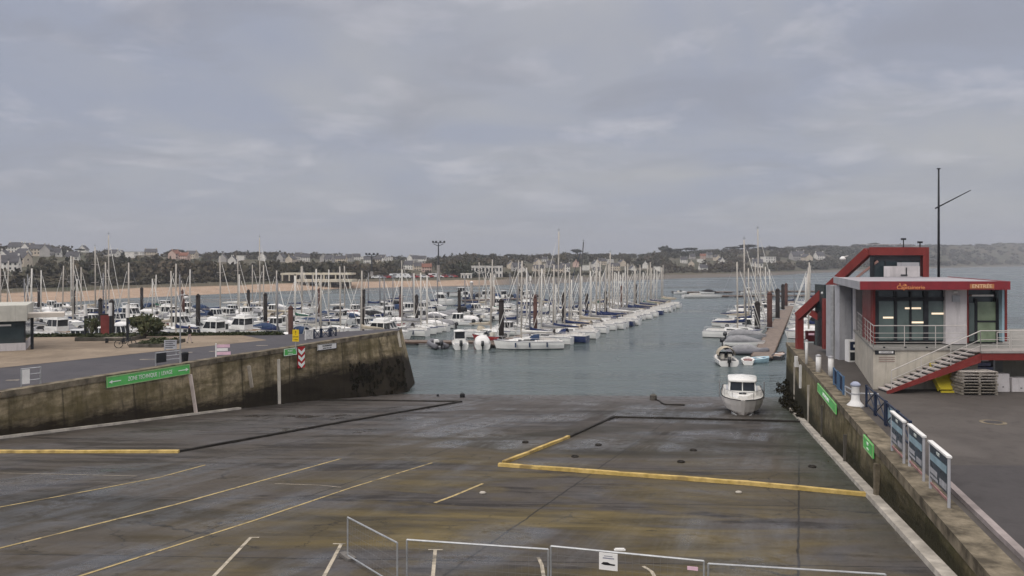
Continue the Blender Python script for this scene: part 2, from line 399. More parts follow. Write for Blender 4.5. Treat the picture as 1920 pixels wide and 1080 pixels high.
# ------------------------------------------------------------------ camera, light, sky
cam_d = bpy.data.cameras.new('camera'); cam = bpy.data.objects.new('camera', cam_d); COL.objects.link(cam)
cam.location = (0, 0, H); cam.rotation_euler = (math.radians(90), 0, 0)
cam_d.sensor_width = 36; cam_d.lens = 36 * F / 1920; cam_d.shift_y = -(540 - HY) / 1920
cam_d.clip_start = .1; cam_d.clip_end = 12000
SC.camera = cam
SUN_EL, SUN_AZ = math.radians(38), math.radians(215)
sun_d = bpy.data.lights.new('sun', 'SUN'); sun_d.energy = 1.3; sun_d.angle = math.radians(25); sun_d.color = (1, .95, .88)
sun = bpy.data.objects.new('sun', sun_d); COL.objects.link(sun)
sdir = Vector((math.sin(SUN_AZ) * math.cos(SUN_EL), math.cos(SUN_AZ) * math.cos(SUN_EL), math.sin(SUN_EL)))
sun.rotation_euler = (-sdir).to_track_quat('-Z', 'Y').to_euler()
W = bpy.data.worlds.new('World'); SC.world = W; W.use_nodes = True
nt = W.node_tree; bg = nt.nodes['Background']
sky = N(nt, 'ShaderNodeTexSky', sky_type='NISHITA'); sky.sun_disc = False; sky.sun_elevation = SUN_EL; sky.sun_rotation = SUN_AZ
tc = N(nt, 'ShaderNodeTexCoord')
sep = N(nt, 'ShaderNodeSeparateXYZ'); L(nt, tc.outputs['Generated'], sep.inputs[0])
zc = math_n(nt, 'MAXIMUM', sep.outputs[2], 0.0)
den = math_n(nt, 'ADD', zc, .16)
cmb = N(nt, 'ShaderNodeCombineXYZ')
L(nt, math_n(nt, 'DIVIDE', sep.outputs[0], den), cmb.inputs[0]); L(nt, math_n(nt, 'DIVIDE', sep.outputs[1], den), cmb.inputs[1])
cn1 = noise(nt, cmb.outputs[0], .75, 6, .55, .5); cn2 = noise(nt, cmb.outputs[0], 1.9, 7, .57, .35)
mp = N(nt, 'ShaderNodeMapping'); mp.inputs['Location'].default_value = (4.1, 1.7, 0); L(nt, cmb.outputs[0], mp.inputs[0])
cn3 = noise(nt, mp.outputs[0], 1.5, 5, .55, .8)
c0 = mixc(nt, ramp(nt, cn1, .42, .6), (.34, .36, .435), (.42, .42, .44))
c0 = mixc(nt, math_n(nt, 'MULTIPLY', ramp(nt, sep.outputs[0], .1, -.55), .5), c0, (.33, .36, .455))   # thinner, bluer cloud to the left
c1 = mixc(nt, math_n(nt, 'MULTIPLY', ramp(nt, cn2, .52, .66), .62), c0, (.56, .55, .59))
c2_ = mixc(nt, math_n(nt, 'MULTIPLY', ramp(nt, cn3, .5, .68), .5), c1, (.29, .295, .34))
hz = ramp(nt, zc, .12, .0)
c3 = mixc(nt, math_n(nt, 'MULTIPLY', hz, .75), c2_, (.315, .332, .388))
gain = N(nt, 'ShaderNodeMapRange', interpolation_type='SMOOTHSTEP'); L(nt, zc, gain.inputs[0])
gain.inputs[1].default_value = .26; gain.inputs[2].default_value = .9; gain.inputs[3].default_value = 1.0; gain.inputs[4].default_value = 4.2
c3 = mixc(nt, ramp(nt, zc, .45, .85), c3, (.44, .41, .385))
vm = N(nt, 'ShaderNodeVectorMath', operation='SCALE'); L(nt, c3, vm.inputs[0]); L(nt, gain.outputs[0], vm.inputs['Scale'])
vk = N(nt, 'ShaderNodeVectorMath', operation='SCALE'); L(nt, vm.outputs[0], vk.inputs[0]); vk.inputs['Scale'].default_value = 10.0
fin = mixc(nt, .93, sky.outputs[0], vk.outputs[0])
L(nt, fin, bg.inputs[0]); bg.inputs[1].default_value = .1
SC.view_settings.view_transform = 'Standard'; SC.view_settings.look = 'None'
SC.view_settings.exposure = .04; SC.view_settings.gamma = 1
SC.cycles.use_denoising = True
SC.cycles.max_bounces = 6; SC.cycles.volume_bounces = 0

# ------------------------------------------------------------------ water and far shore
mb = MB(); mb.add([(-7000, -60, 0), (7000, -60, 0), (7000, 9000, 0), (-7000, 9000, 0)], [(0, 1, 2, 3)])
struct(mb.build('water', WATER))
SHORE = [(-700, 600), (0, 572), (100, 568), (220, 560), (330, 555), (480, 548), (640, 541), (800, 537), (950, 534), (1050, 531), (1250, 523), (1440, 517), (1520, 512), (1640, 507), (1780, 502), (1920, 499.5), (2600, 497)]
SIL = [(-300, 468), (0, 463), (70, 462), (120, 465), (180, 470), (250, 474), (300, 473), (350, 473), (400, 476), (480, 474), (560, 478), (620, 477), (690, 482), (760, 483), (830, 486), (870, 480), (900, 478), (960, 480), (1040, 478), (1100, 476), (1150, 478), (1200, 478), (1240, 472), (1300, 471), (1360, 467), (1430, 465), (1490, 464), (1540, 461), (1600, 461), (1680, 459), (1760, 459), (1850, 459), (1880, 454), (1920, 456), (2100, 452), (2600, 450)]
def dshore(px): return 18900 / (interp(SHORE, px) - 490)
RIDGE = 450.0
def terrain_z(px, d):
    ds = dshore(px); e = d - ds
    tp = 9.5 * F / (ds + RIDGE)           # height of trees on the ridge, in photo pixels
    s = interp(SIL, px) + tp * .3
    zr = H + (HY - s) / F * (ds + RIDGE)
    if e <= 0: return e * .12
    if e < 30: return 2.2 * e / 30
    if e < 42: return 2.2 + 1.0 * (e - 30) / 12
    t = min(1, (e - 42) / (RIDGE - 42)); t = t * t * (3 - 2 * t) * .55 + t * .45
    z = 3.2 + (zr - 3.2) * t
    if e > RIDGE: z -= (e - RIDGE) * .03
    return z
mb = MB(); mb.smooth = True
cols = list(range(-700, 2640, 20)); rows = [-14, 0, 6, 14, 22, 30, 36, 42, 55, 75, 100, 130, 165, 205, 250, 300, 350, 400, 450, 500, 600, 800, 1200]
vs = []
for px in cols:
    ds = dshore(px)
    for e in rows:
        d = ds + e; x = (px - CX) / F * d
        vs.append((x, d, terrain_z(px, d) + (random.uniform(-.8, .8) if e > 60 else 0)))
n = len(rows)
mb.add(vs, [(i * n + j, (i + 1) * n + j, (i + 1) * n + j + 1, i * n + j + 1) for i in range(len(cols) - 1) for j in range(n - 1)])
struct(mb.build('hills', TERR))
def on_land(px, py):
    ds = dshore(px)
    for k in range(400):
        e = 34 + k * 1.1
        d = ds + e
        z = terrain_z(px, d)
        if 490 + (H - z) / d * F <= py: break
    return Vector(((px - CX) / F * d, d, z))

# woodland: leaf clumps spread through crowns
def clump_template(nq, flat=1.0, top=False):
    vs = []
    for _ in range(nq):
        while True:
            p = rng.uniform(-1, 1, 3)
            r = np.linalg.norm(p)
            if .35 < r < 1: break
        p = p * (1 + .15 * rng.normal()); p[2] *= flat
        a = rng.normal(size=3); a /= np.linalg.norm(a); b = np.cross(a, rng.normal(size=3)); b /= np.linalg.norm(b)
        s = rng.uniform(.16, .34)
        vs += [p - a * s - b * s * .7, p + a * s - b * s * .6, p + a * s * .8 + b * s * .7, p - a * s * .9 + b * s * .6]
    return np.array(vs)
TEMPL = [clump_template(70) for _ in range(6)]
PINET = [clump_template(95, .42) for _ in range(4)]
def crown_mesh(name, crowns, mat, templ):
    allv = []
    for (x, y, z, rx, rz) in crowns:
        t = templ[rng.integers(len(templ))]; a = rng.uniform(0, 6.28); c, s = math.cos(a), math.sin(a)
        v = np.empty_like(t)
        v[:, 0] = (t[:, 0] * c - t[:, 1] * s) * rx + x; v[:, 1] = (t[:, 0] * s + t[:, 1] * c) * rx + y; v[:, 2] = t[:, 2] * rz + z
        allv.append(v)
    v = np.concatenate(allv); nq = len(v) // 4
    me = bpy.data.meshes.new(name); me.vertices.add(len(v)); me.loops.add(nq * 4); me.polygons.add(nq)
    me.vertices.foreach_set('co', v.astype(np.float32).ravel()); me.loops.foreach_set('vertex_index', np.arange(nq * 4, dtype=np.int32))
    me.polygons.foreach_set('loop_start', np.arange(0, nq * 4, 4, dtype=np.int32)); me.update(calc_edges=True)
    me.materials.append(mat)
    return me

# ------------------------------------------------------------------ houses on the far shore
def house_proto(w, dp, h, rh, wm, rm, flat=False, wins=4):
    r = bpy.data.objects.new('house', None); COL.objects.link(r)
    m = MB()
    m.prism([(-w / 2, -dp / 2), (w / 2, -dp / 2), (w / 2, dp / 2), (-w / 2, dp / 2)], -2.5, h)
    if not flat:
        for sx in (-1, 1):
            x = sx * w / 2
            m.add([(x, -dp / 2, h), (x, dp / 2, h), (x, 0, h + rh - .12)], [(0, 1, 2)])
    m.build('wall', wm, r)
    m = MB()
    if flat: m.box(-w / 2 - .3, w / 2 + .3, -dp / 2 - .3, dp / 2 + .3, h + .003, h + .35)
    else:
        for sy in (-1, 1):
            y = sy * (dp / 2 + .4); ez = h - .4 * rh / (dp / 2)
            m.hexa([(-w / 2 - .3, y, ez), (w / 2 + .3, y, ez), (w / 2 + .3, sy * .0, h + rh), (-w / 2 - .3, sy * .0, h + rh), (-w / 2 - .3, y, ez + .2), (w / 2 + .3, y, ez + .2), (w / 2 + .3, 0, h + rh + .2), (-w / 2 - .3, 0, h + rh + .2)])
    rf = m.build('roof', rm, r)
    if not flat:
        for sx in (-1, 1):
            m = MB(); x = sx * (w / 2 - .5); m.box(x - .45, x + .45, -.4, .4, h + rh * .7, h + rh + 1.1); m.build('chimney', wm, rf)
    for i in range(wins):
        x = -w / 2 + w * (i + .5) / wins
        m = MB()
        if i == 1: m.box(x - .5, x + .5, -dp / 2 - .05, -dp / 2 + .02, .05, 2.1); m.build('door', BLACKP, r)
        else: m.box(x - .55, x + .55, -dp / 2 - .05, -dp / 2 + .02, .9, 2.2); m.build('window', DARKGL, r)
        if h > 4.2:
            m = MB(); m.box(x - .55, x + .55, -dp / 2 - .05, -dp / 2 + .02, 3.6, 4.8); m.build('window', DARKGL, r)
    m = MB(); m.box(w / 2 - .02, w / 2 + .05, -.5, .5, 1 + (h - 3), 2.2 + (h - 3)); m.build('window', DARKGL, r)
    return r
HP = [
    (house_proto(11, 8, 5.4, 4.2, RENDERW, SLATE), 'white house with steep slate roof'),
    (house_proto(9, 7.5, 3.2, 3.8, RENDERW, SLATE, wins=3), 'low white gabled house'),
    (house_proto(13, 8.5, 5.4, 3.6, RENDERC, SLATE, wins=5), 'long cream house with slate roof'),
    (house_proto(10, 8, 5.2, 3.4, RENDERP, TILE), 'pinkish house with tiled roof'),
    (house_proto(12, 9, 5.6, 0, RENDERW, RENDERG, True), 'white flat roofed house'),
    (house_proto(10, 8, 5.2, 4.4, RENDERG, SLATE), 'grey gabled house'),
]
HUSED = set()
HOUSE_XY = []; HOUSE_PY = []
def place_house(k, px, py, rz, label, group, sc=1.0):
    p = on_land(px, py)
    root = HP[k][0]
    o = root if k not in HUSED else copy_tree(root)
    HUSED.add(k)
    o.location = p; o.rotation_euler = (0, 0, rz); o.scale = (sc, sc, sc)
    tag(o, label, 'house', group); HOUSE_XY.append((p.x, p.y)); HOUSE_PY.append(HY + (H - p.z) / p.y * F); return o
CLUST = [('above the beach at far left', [(8, 486), (36, 498), (44, 482), (55, 476), (70, 478), (18, 508), (104, 480), (88, 480), (137, 488), (157, 474), (30, 474)]),
         ('above the middle of the beach', [(214, 481), (228, 474), (246, 483), (262, 476), (283, 478), (328, 486), (346, 488), (360, 484)]),
         ('behind the long beach pavilion', [(418, 492), (436, 497), (452, 488), (492, 489), (528, 490), (546, 494), (560, 487), (572, 490), (606, 490), (617, 493), (630, 489), (640, 493), (655, 490), (668, 488), (690, 494)]),
         ('between the two floodlight masts', [(679, 484), (706, 494), (716, 490), (728, 489), (770, 490), (780, 491), (792, 492), (800, 510), (786, 508), (768, 505)]),
         ('around the pale block of flats', [(968, 508), (978, 510), (1008, 498), (1022, 490), (1032, 503), (1046, 512), (1060, 508), (1080, 500), (1128, 496), (1142, 493), (1116, 502), (1152, 506), (1166, 499), (1186, 508), (1120, 512), (1098, 506), (958, 503), (1010, 512)]),
         ('among pines right of the yachts', [(1282, 493), (1296, 500), (1314, 492), (1318, 485), (1330, 483), (1344, 488), (1298, 486), (1318, 509), (1352, 494), (1210, 503), (1232, 508)]),
         ('left of the roof lookout', [(1490, 488), (1500, 481), (1512, 491), (1440, 492), (1536, 487), (1420, 500)])]
KP = {0: [1, 0, 0, 2, 1, 0, 2, 5, 1, 1, 0], 1: [1, 1, 4, 4, 2, 3, 3, 2]}
for ci, (cname, pts) in enumerate(CLUST):
    pts = sorted(pts)
    for i, (px, py) in enumerate(pts):
        k = KP[ci][i % len(KP[ci])] if ci in KP else random.choice([0, 0, 1, 2, 2, 3, 4, 5, 0])
        sc = .8 if px < 330 else .66 if px < 900 else .62 if px < 1400 else 1.1
        place_house(k, px, py, random.choice([-.25, .15, .3, 1.4, -.1, 1.75]), '%s, %s from left %s' % (HP[k][1], ordn(i + 1), cname), 'houses on the far shore', sc)

# long beach pavilion, pale block, white sheds
def simple_building(name, label, px0, px1, ybase, ytop, d, depth, wm, wins, cat='building', rows=1, roofm=None):
    a = atd(px0, ybase, d); b = atd(px1, ybase, d); z1 = H - (ytop - HY) / F * d
    w = b.x - a.x; h = z1 - a.z
    r = thing(name, label, cat, ((a.x + b.x) / 2, d, a.z))
    m = MB(); m.box(-w / 2, w / 2, 0, depth, -3, h); m.build('wall', wm, r)
    m = MB(); m.box(-w / 2 - .2, w / 2 + .2, -.25, depth + .2, h + .003, h + .4); m.build('roof', roofm or wm, r)
    for j in range(rows):
        for i in range(wins):
            x = -w / 2 + w * (i + .5) / wins; zz = h * (j + .5) / rows; hh = h / rows * .28
            m = MB(); m.box(x - w / wins * .22, x + w / wins * .22, -.06, .02, zz - hh, zz + hh); m.build('window', DARKGL, r)
    return r
simple_building('apartment_block', 'pale grey block of flats with flat roof above the shore behind the yachts', 884, 942, 522, 500, 470, 14, paint('pale block render', (.66, .63, .59), .8, .15, .3), 9, 'building', 2)
simple_building('shed', 'small white shed left of the pale block of flats', 864, 884, 524, 514, 455, 8, RENDERW, 3, 'shed')
p0 = atd(556, 545, 372)
pav = thing('beach_pavilion', 'long low beach pavilion with cream terrace slabs and columns above the sand', 'pavilion', (0, 0, 0))
def slabpx(m, x0, x1, y0, y1, d, dep):
    a = atd(x0, y1, d); b = atd(x1, y0, d); m.box(a.x, b.x, d, d + dep, a.z, b.z)
PAVM = paint('pavilion render', (.55, .5, .4), .8, .15, .4)
m = MB(); slabpx(m, 556, 660, 524, 529, 370, 12); m.build('terrace_slab', PAVM, pav)
m = MB(); slabpx(m, 526, 658, 512, 515.5, 376, 12); m.build('roof', PAVM, pav)
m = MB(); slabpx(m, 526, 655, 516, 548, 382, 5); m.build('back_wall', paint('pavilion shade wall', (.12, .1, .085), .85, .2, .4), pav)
for px in (528, 541, 554, 568, 586, 606, 628, 645): m = MB(); slabpx(m, px, px + 2.2, 515.7, 527, 376, .6); m.build('column', PAVM, pav)
for px in (560, 578, 598, 618, 638, 655): m = MB(); slabpx(m, px, px + 2, 529.2, 546, 370.5, .6); m.build('column', PAVM, pav)

# cars and vans parked along the beach road
def car_proto(van):
    r = bpy.data.objects.new('parked_van' if van else 'parked_car', None); COL.objects.link(r)
    m = MB(); Lc = 2.6 if van else 2.15
    prof = [(-Lc, .35), (-Lc, 1.9 if van else 1.0), (-Lc + .1, 2.1 if van else 1.05), (1.3, 2.1), (2.0, 1.2), (Lc, 1.0), (Lc, .35)] if van else [(-Lc, .35), (-Lc, .9), (-1.6, 1.0), (-1.1, 1.45), (.5, 1.45), (1.15, .95), (Lc, .8), (Lc, .35)]
    m.loft([[(x, -.85, z) for x, z in prof], [(x, .85, z) for x, z in prof]], True, True); m.build('body', CARS[0], r)
    m = MB(); m.box(-1.0, .55, -.87, .87, 1.0 if not van else 1.3, 1.38 if not van else 1.8)
    m.build('window', DARKGL, r)
    for sx in (-1.35, 1.35):
        for sy in (-.8, .8):
            m = MB(); m.tube([(sx, sy - .1, .32), (sx, sy + .1, .32)], .32, 10); m.build('wheel', BLACKR, r)
    return r
CARP = {0: car_proto(False), 1: car_proto(True)}; cu = set()
for i, px in enumerate(range(706, 856, 9)):
    v = 1 if i in (4, 5, 6, 12) else 0
    o = CARP[v] if v not in cu else copy_tree(CARP[v]); cu.add(v)
    d = dshore(px) + 46
    o.location = ((px - CX) / F * d, d, terrain_z(px, d) + .02); o.rotation_euler = (0, 0, random.choice([.1, -.05, 3.2])); o.scale = (1.25, 1.25, 1.25)
    cidx = 0 if v else random.choice([0, 0, 1, 2, 3, 4, 0])
    body = [c for c in o.children if c.name.startswith('body')][0]
    if cidx: body.data = body.data.copy(); body.data.materials[0] = CARS[cidx]
    tag(o, '%s %s, %s from left in the line parked along the far beach road' % (['white', 'grey', 'black', 'red', 'blue'][cidx], 'van' if v else 'car', ordn(i + 1)), 'van' if v else 'car', 'vehicles parked along the beach road')

# floodlight masts beyond the marina
def flood(px, ytop, ybase, label, d):
    a = atd(px, ybase, d); ht = (ybase - ytop) / F * d
    r = thing('floodlight_mast', label, 'floodlight mast', a, 0, 'floodlight masts on the far shore')
    m = MB(); m.tube([(0, 0, -1), (0, 0, ht * .42)], 1.0, 10, .8); m.build('base_column', PILEG, r)
    m = MB(); m.tube([(0, 0, ht * .42), (0, 0, ht * .97)], .42, 8, .3); m.build('pole', BLACKP, r)
    m = MB()
    for s in (-1, 1): m.tube([(0, 0, ht * .9), (s * 2.6, 0, ht * .955)], .2, 6)
    m.tube([(-3.2, 0, ht * .985), (3.6, 0, ht * .985)], .22, 6); m.build('crossarm', BLACKP, r)
    for x in (-2.9, -1.2, 1.1, 3.2):
        m = MB(); m.box(x - .5, x + .5, -.5, .3, ht * .985 + .1, ht * .985 + 1.0); m.build('lamp_head', BLACKP, r)
flood(822, 454, 528, 'tall floodlight mast on a thick pale column, right one of the two', 430)
flood(697, 477, 532, 'shorter floodlight mast beside the red tiled roofs, left one of the two', 430)

# trees that read one by one on the ridge, the rest as one wood
def far_tree(px, ytop, e, w_px, label, i, pine=True):
    d = dshore(px) + e; z = terrain_z(px, d); zt = H + (HY - ytop) / F * d
    rx = w_px / 2 / F * d; x = (px - CX) / F * d; ht = max(4, zt - z)
    nm = 'pine_tree' if pine else 'broadleaf_tree'
    r = thing(nm, label, 'tree', (x, d, z), 0, 'trees standing out along the far ridge')
    m = MB(); m.tube([(0, 0, -1), (rx * .08, 0, ht * .4), (0, 0, ht * .75)], ht * .035, 6, ht * .015)
    for k in range(4):
        a = k * 1.6 + i; m.tube([(0, 0, ht * .45), (math.cos(a) * rx * .5, math.sin(a) * rx * .5, ht * .75)], ht * .015, 5, ht * .006)
    m.build('trunk', BARK, r)
    cr = []
    for k in range(7):
        a = random.uniform(0, 6.28); q = random.uniform(.2, .62) * rx
        if pine: cr.append((q * math.cos(a), q * math.sin(a), ht * random.uniform(.68, .86), rx * .5, ht * .2))
        else: cr.append((q * math.cos(a), q * math.sin(a), ht * random.uniform(.42, .8), rx * .48, ht * .26))
    if pine: cr.append((0, 0, ht * .86, rx * .55, ht * .22))
    o = bpy.data.objects.new('crown', crown_mesh('crown', cr, PINE, PINET if pine else TEMPL)); COL.objects.link(o); o.parent = r
RT = [(12, 463, 26), (62, 460, 24), (82, 461, 30), (110, 464, 24), (150, 466, 18), (232, 473, 20), (246, 473, 20), (330, 467, 30), (352, 471, 26), (410, 474, 18), (428, 475, 20), (472, 472, 28), (500, 475, 26), (574, 476, 22), (600, 477, 22), (745, 481, 16), (880, 476, 40), (900, 478, 34), (955, 476, 18), (980, 478, 26), (1056, 472, 16), (1082, 467, 24), (1128, 476, 26), (1250, 461, 34), (1272, 466, 24), (1296, 464, 28), (1322, 471, 18), (1376, 462, 34), (1400, 458, 40), (1424, 463, 24), (1448, 462, 24), (1480, 465, 22), (1450, 468, 30), (1510, 462, 36), (1545, 460, 30), (1610, 458, 26), (1640, 455, 24), (1770, 461, 20), (1840, 457, 22)]
for i, (px, yt, w) in enumerate(sorted(RT)):
    far_tree(px, yt, RIDGE * random.uniform(.82, .98), w, '%s on the skyline, %s ridge tree from the left' % (['dark rounded pine', 'dark spreading pine', 'dark bushy tree'][i % 3], ordn(i + 1)), i, i % 3 != 2)
crowns = []
hxy = np.array(HOUSE_XY)
hpx = CX + hxy[:, 0] / hxy[:, 1] * F; hpy = np.array(HOUSE_PY); hw = 8.5 / hxy[:, 1] * F
tries = 0
while len(crowns) < 2700 and tries < 30000:
    tries += 1
    px = random.uniform(-160, 2080); e = random.uniform(60, RIDGE + 40) if random.random() < .78 else random.uniform(46, 110)
    d = dshore(px) + e; x = (px - CX) / F * d
    if math.sin(x * .021 + 1.3) * math.sin(d * .03 + x * .011) < -.25 and e < RIDGE - 40 and random.random() < .8: continue   # open fields
    hgt = random.uniform(3.6, 8.0) * (1 if e < 330 else .62); rx = random.uniform(2.4, 4.4)
    if px > 1500: rx *= 1.5
    zg = terrain_z(px, d)
    ty = HY + (H - zg - hgt) / d * F; tw = rx / d * F
    # keep the houses in sight: no crown may stand between them and the harbour
    if np.any((np.abs(hpx - px) < hw + tw) & (hxy[:, 1] > d - 8) & (ty < hpy - 3.0)): continue
    if 690 < px < 860 and e < 62: continue
    crowns.append((x, d, zg + hgt * .5, rx, hgt * .55))
for _ in range(520):      # hedges and scrub above the beach
    px = random.uniform(-160, 1450); e = random.uniform(43, 66); d = dshore(px) + e; x = (px - CX) / F * d
    if 690 < px < 860 or 520 < px < 662: continue
    hh = random.uniform(1.4, 3.2); crowns.append((x, d, terrain_z(px, d) + hh * .35, random.uniform(1.4, 3.0), hh * .6))
o = bpy.data.objects.new('woodland', crown_mesh('woodland', crowns, WOOD, TEMPL)); COL.objects.link(o)
tag(o, 'brown and green winter woodland and hedges covering the far shore', 'woodland', None, 'stuff')

# ------------------------------------------------------------------ slipway
mb = MB(); mb.smooth = True
ds_ = [-4 + 1.5 * i for i in range(72)]; ts = [-.03 + 1.06 * i / 26 for i in range(27)]
vs = [(lerp(xl(d), xr(d), t), d, slip_z(lerp(xl(d), xr(d), t), d)) for d in ds_ for t in ts]
n = len(ts)
mb.add(vs, [(i * n + j, i * n + j + 1, (i + 1) * n + j + 1, (i + 1) * n + j) for i in range(len(ds_) - 1) for j in range(n - 1)])
struct(mb.build('slipway', SLIPM))
def strip(points, w, off):
    m = MB(); rings = []
    dense = []
    for a, b in zip(points, points[1:]):
        k = max(2, int((b - a).length / .8))
        dense += [a.lerp(b, i / k) for i in range(k)]
    dense.append(points[-1])
    for i, p in enumerate(dense):
        d = dense[min(i + 1, len(dense) - 1)] - dense[max(i - 1, 0)]; s = Vector((d.y, -d.x, 0)).normalized() * w / 2
        q = [p + s, p - s]
        rings.append([(v.x, v.y, slip_z(v.x, v.y) + off) for v in q])
    m.loft(rings, False); return m
def kerb_beam(points, w, h):
    m = MB(); rings = []; dense = []
    for a, b in zip(points, points[1:]):
        k = max(2, int((b - a).length / .8)); dense += [a.lerp(b, i / k) for i in range(k)]
    dense.append(points[-1])
    for i, p in enumerate(dense):
        d = dense[min(i + 1, len(dense) - 1)] - dense[max(i - 1, 0)]; s = Vector((d.y, -d.x, 0)).normalized() * w / 2
        z = slip_z(p.x, p.y); hh = h + random.uniform(-.012, .012); j = random.uniform(-.015, .015)
        rings.append([p + s * 1.1 + Vector((0, 0, z - .1 - p.z)), p + s * (.85 + j) + Vector((0, 0, z + hh - p.z)), p - s * (.85 - j) + Vector((0, 0, z + hh - p.z)), p - s * 1.1 + Vector((0, 0, z - .1 - p.z))])
    m.loft(rings, True, True); return m
def S(*pp): return [slip(x, y) for x, y in pp]
for pts, w, mt in [(S((-60, 962), (180, 918), (300, 895), (385, 872)), .1, YLINE), (S((-40, 1038), (330, 946), (640, 860)), .12, YLINE), (S((120, 1090), (480, 975), (660, 914), (810, 868)), .1, YLINE),
                   (S((815, 943), (850, 930), (905, 907)), .13, YLINE), (S((392, 1090), (470, 1008)), .1, WLINE), (S((467, 1008), (486, 1008)), .1, WLINE), (S((600, 1095), (640, 1020)), .1, WLINE), (S((624, 1020), (648, 1020)), .09, WLINE),
                   (S((810, 1100), (816, 1031)), .1, WLINE), (S((803, 1031), (830, 1031)), .09, WLINE), (S((1022, 1100), (1016, 1060), (1009, 1045)), .1, WLINE), (S((1232, 1090), (1222, 1072), (1206, 1062)), .1, WLINE),
                   (S((0, 887), (140, 890), (260, 893)), .05, WLINE), (S((515, 907), (600, 910), (640, 914)), .05, WLINE)]:
    struct(strip(pts, w, .008).build('painted_line', mt))
for pts, w, h, mt, lab in [
    (S((-60, 849), (335, 849)), .26, .13, YKERB, 'worn yellow kerb beam at the left end of the slipway'),
    (S((335, 848), (480, 822), (640, 793), (865, 754)), .2, .11, DKERB, 'long dark kerb beam running down the slipway from the left yellow one'),
    (S((600, 751), (865, 753.5)), .2, .11, DKERB, 'short dark kerb beam across the slipway foot near the left wall'),
    (S((935, 874), (1400, 909), (1643, 932)), .25, .15, YKERB, 'long yellow kerb beam crossing the slipway to the right wall'),
    (S((945, 869), (1066, 821)), .22, .13, YKERB, 'short yellow kerb beam pointing down the slipway'),
    (S((1066, 821), (1152, 782)), .2, .11, DKERB, 'short dark kerb beam continuing the slanting yellow one'),
    (S((1152, 783), (1330, 787), (1505, 792)), .2, .11, DKERB, 'dark kerb beam across the slipway under the boat trailer')]:
    tag(kerb_beam(pts, w, h).build('kerb_beam', mt), lab, 'kerb', 'kerb beams on the slipway')

# ------------------------------------------------------------------ quays
# left quay: edge polyline top/base pairs measured along the wall
LT = [Vector((xl(d), d, QZ)) for d in (-4, 20, 43.5)] + [at(196, 707, QZ), at(352, 682.5, QZ), at(450, 667, QZ), at(540, 653.5, QZ + .05), atd(640, 637, 70.5), atd(745, 622, 78)]
LB = [Vector((xl(d) + .5, d, slip_z(xl(d), d) - .3)) for d in (-4, 20)] + [slip(8, 821), slip(208, 797), slip(367, 777), slip(465, 764.5), slip(556, 754), slip(660, 746)] + [Vector((-9.9, 77, -.6))]
def wall_between(T, B, mat, name):
    m = MB(); nz = 6
    grid = []
    for i in range(len(T) - 1):
        k = max(1, int((T[i + 1] - T[i]).length / 2.5))
        for j in range(k + (1 if i == len(T) - 2 else 0)):
            t = j / k; a = T[i].lerp(T[i + 1], t); b = B[i].lerp(B[i + 1], t)
            grid.append([a.lerp(b, q / nz) for q in range(nz)] + [b, b + Vector((0, 0, -1.5))])
    m.loft(grid, False)
    return m, grid
far_l = [Vector((-11.4, 82.5, QZ + .3)), Vector((-21.5, 79, QZ)), Vector((-45, 76.5, QZ)), Vector((-170, 74, QZ))]
m, lgrid = wall_between(LT, LB, WALLM, 'w')
# end face and back of the jetty
e0, b0 = LT[-1], LB[-1]
m.loft([[e0, b0, b0 + Vector((0, 0, -2))], [far_l[0], far_l[0] + Vector((1.4, .5, -6)), far_l[0] + Vector((1.4, .5, -8))]], False)
m.loft([[p, Vector((p.x, p.y + .6, -2))] for p in far_l], False)
lw = m.build('quay_wall', WALLM); tag(lw, 'stained concrete quay wall along the left of the slipway, black with weed at its foot', 'wall')
m = MB(); F0 = Vector((-26.5, 78.4, QZ)); i6 = 6
topv = LT[:i6 + 1] + [F0, far_l[2], far_l[3], Vector((-170, -4, QZ))]
m.add([(p.x, p.y, QZ) for p in topv], [tuple(range(len(topv)))])
m.add([(LT[6].x, LT[6].y, QZ), LT[7], LT[8], far_l[0], far_l[1], F0], [(0, 1, 4, 5), (1, 2, 3, 4)]); struct(m.build('quay_road', ROADM))
prom = [at(-700, 760, QZ), at(0, 690, QZ), at(200, 669, QZ), at(400, 648, QZ), at(500, 638, QZ), Vector((-26.6, 78.3, QZ)), far_l[2], far_l[3]]
m = MB(); pv = [(p.x, p.y, QZ + .012) for i, p in enumerate(prom)]
pv.append((-170, pv[0][1], QZ + .012)); m.add(pv, [tuple(range(len(pv)))]); struct(m.build('promenade', GRAVEL))
m = MB()
for a, b in zip(LT[2:], LT[3:]):
    dv = (b - a).normalized(); s = Vector((dv.y, -dv.x, 0)).normalized()
    m.hexa([a + s * .08 + Vector((0, 0, -.25)), b + s * .08 + Vector((0, 0, -.25)), b - s * .6 + Vector((0, 0, -.25)), a - s * .6 + Vector((0, 0, -.25)), a + s * .08 + Vector((0, 0, .1)), b + s * .08 + Vector((0, 0, .1)), b - s * .6 + Vector((0, 0, .1)), a - s * .6 + Vector((0, 0, .1))])
struct(m.build('quay_coping', COPING))
for px, py, ln in ((12, 713, 24), (262, 674, 34), (392, 659, 12), (335, 661, 26), (480, 648, 22)):
    a = at(px, py, QZ); b = at(px + ln, py - .4, QZ); m = MB()
    m.add([(a.x, a.y - .12, QZ + .006), (b.x, b.y - .12, QZ + .006), (b.x, b.y + .12, QZ + .006), (a.x, a.y + .12, QZ + .006)], [(0, 1, 2, 3)]); struct(m.build('road_marking', WLINE))
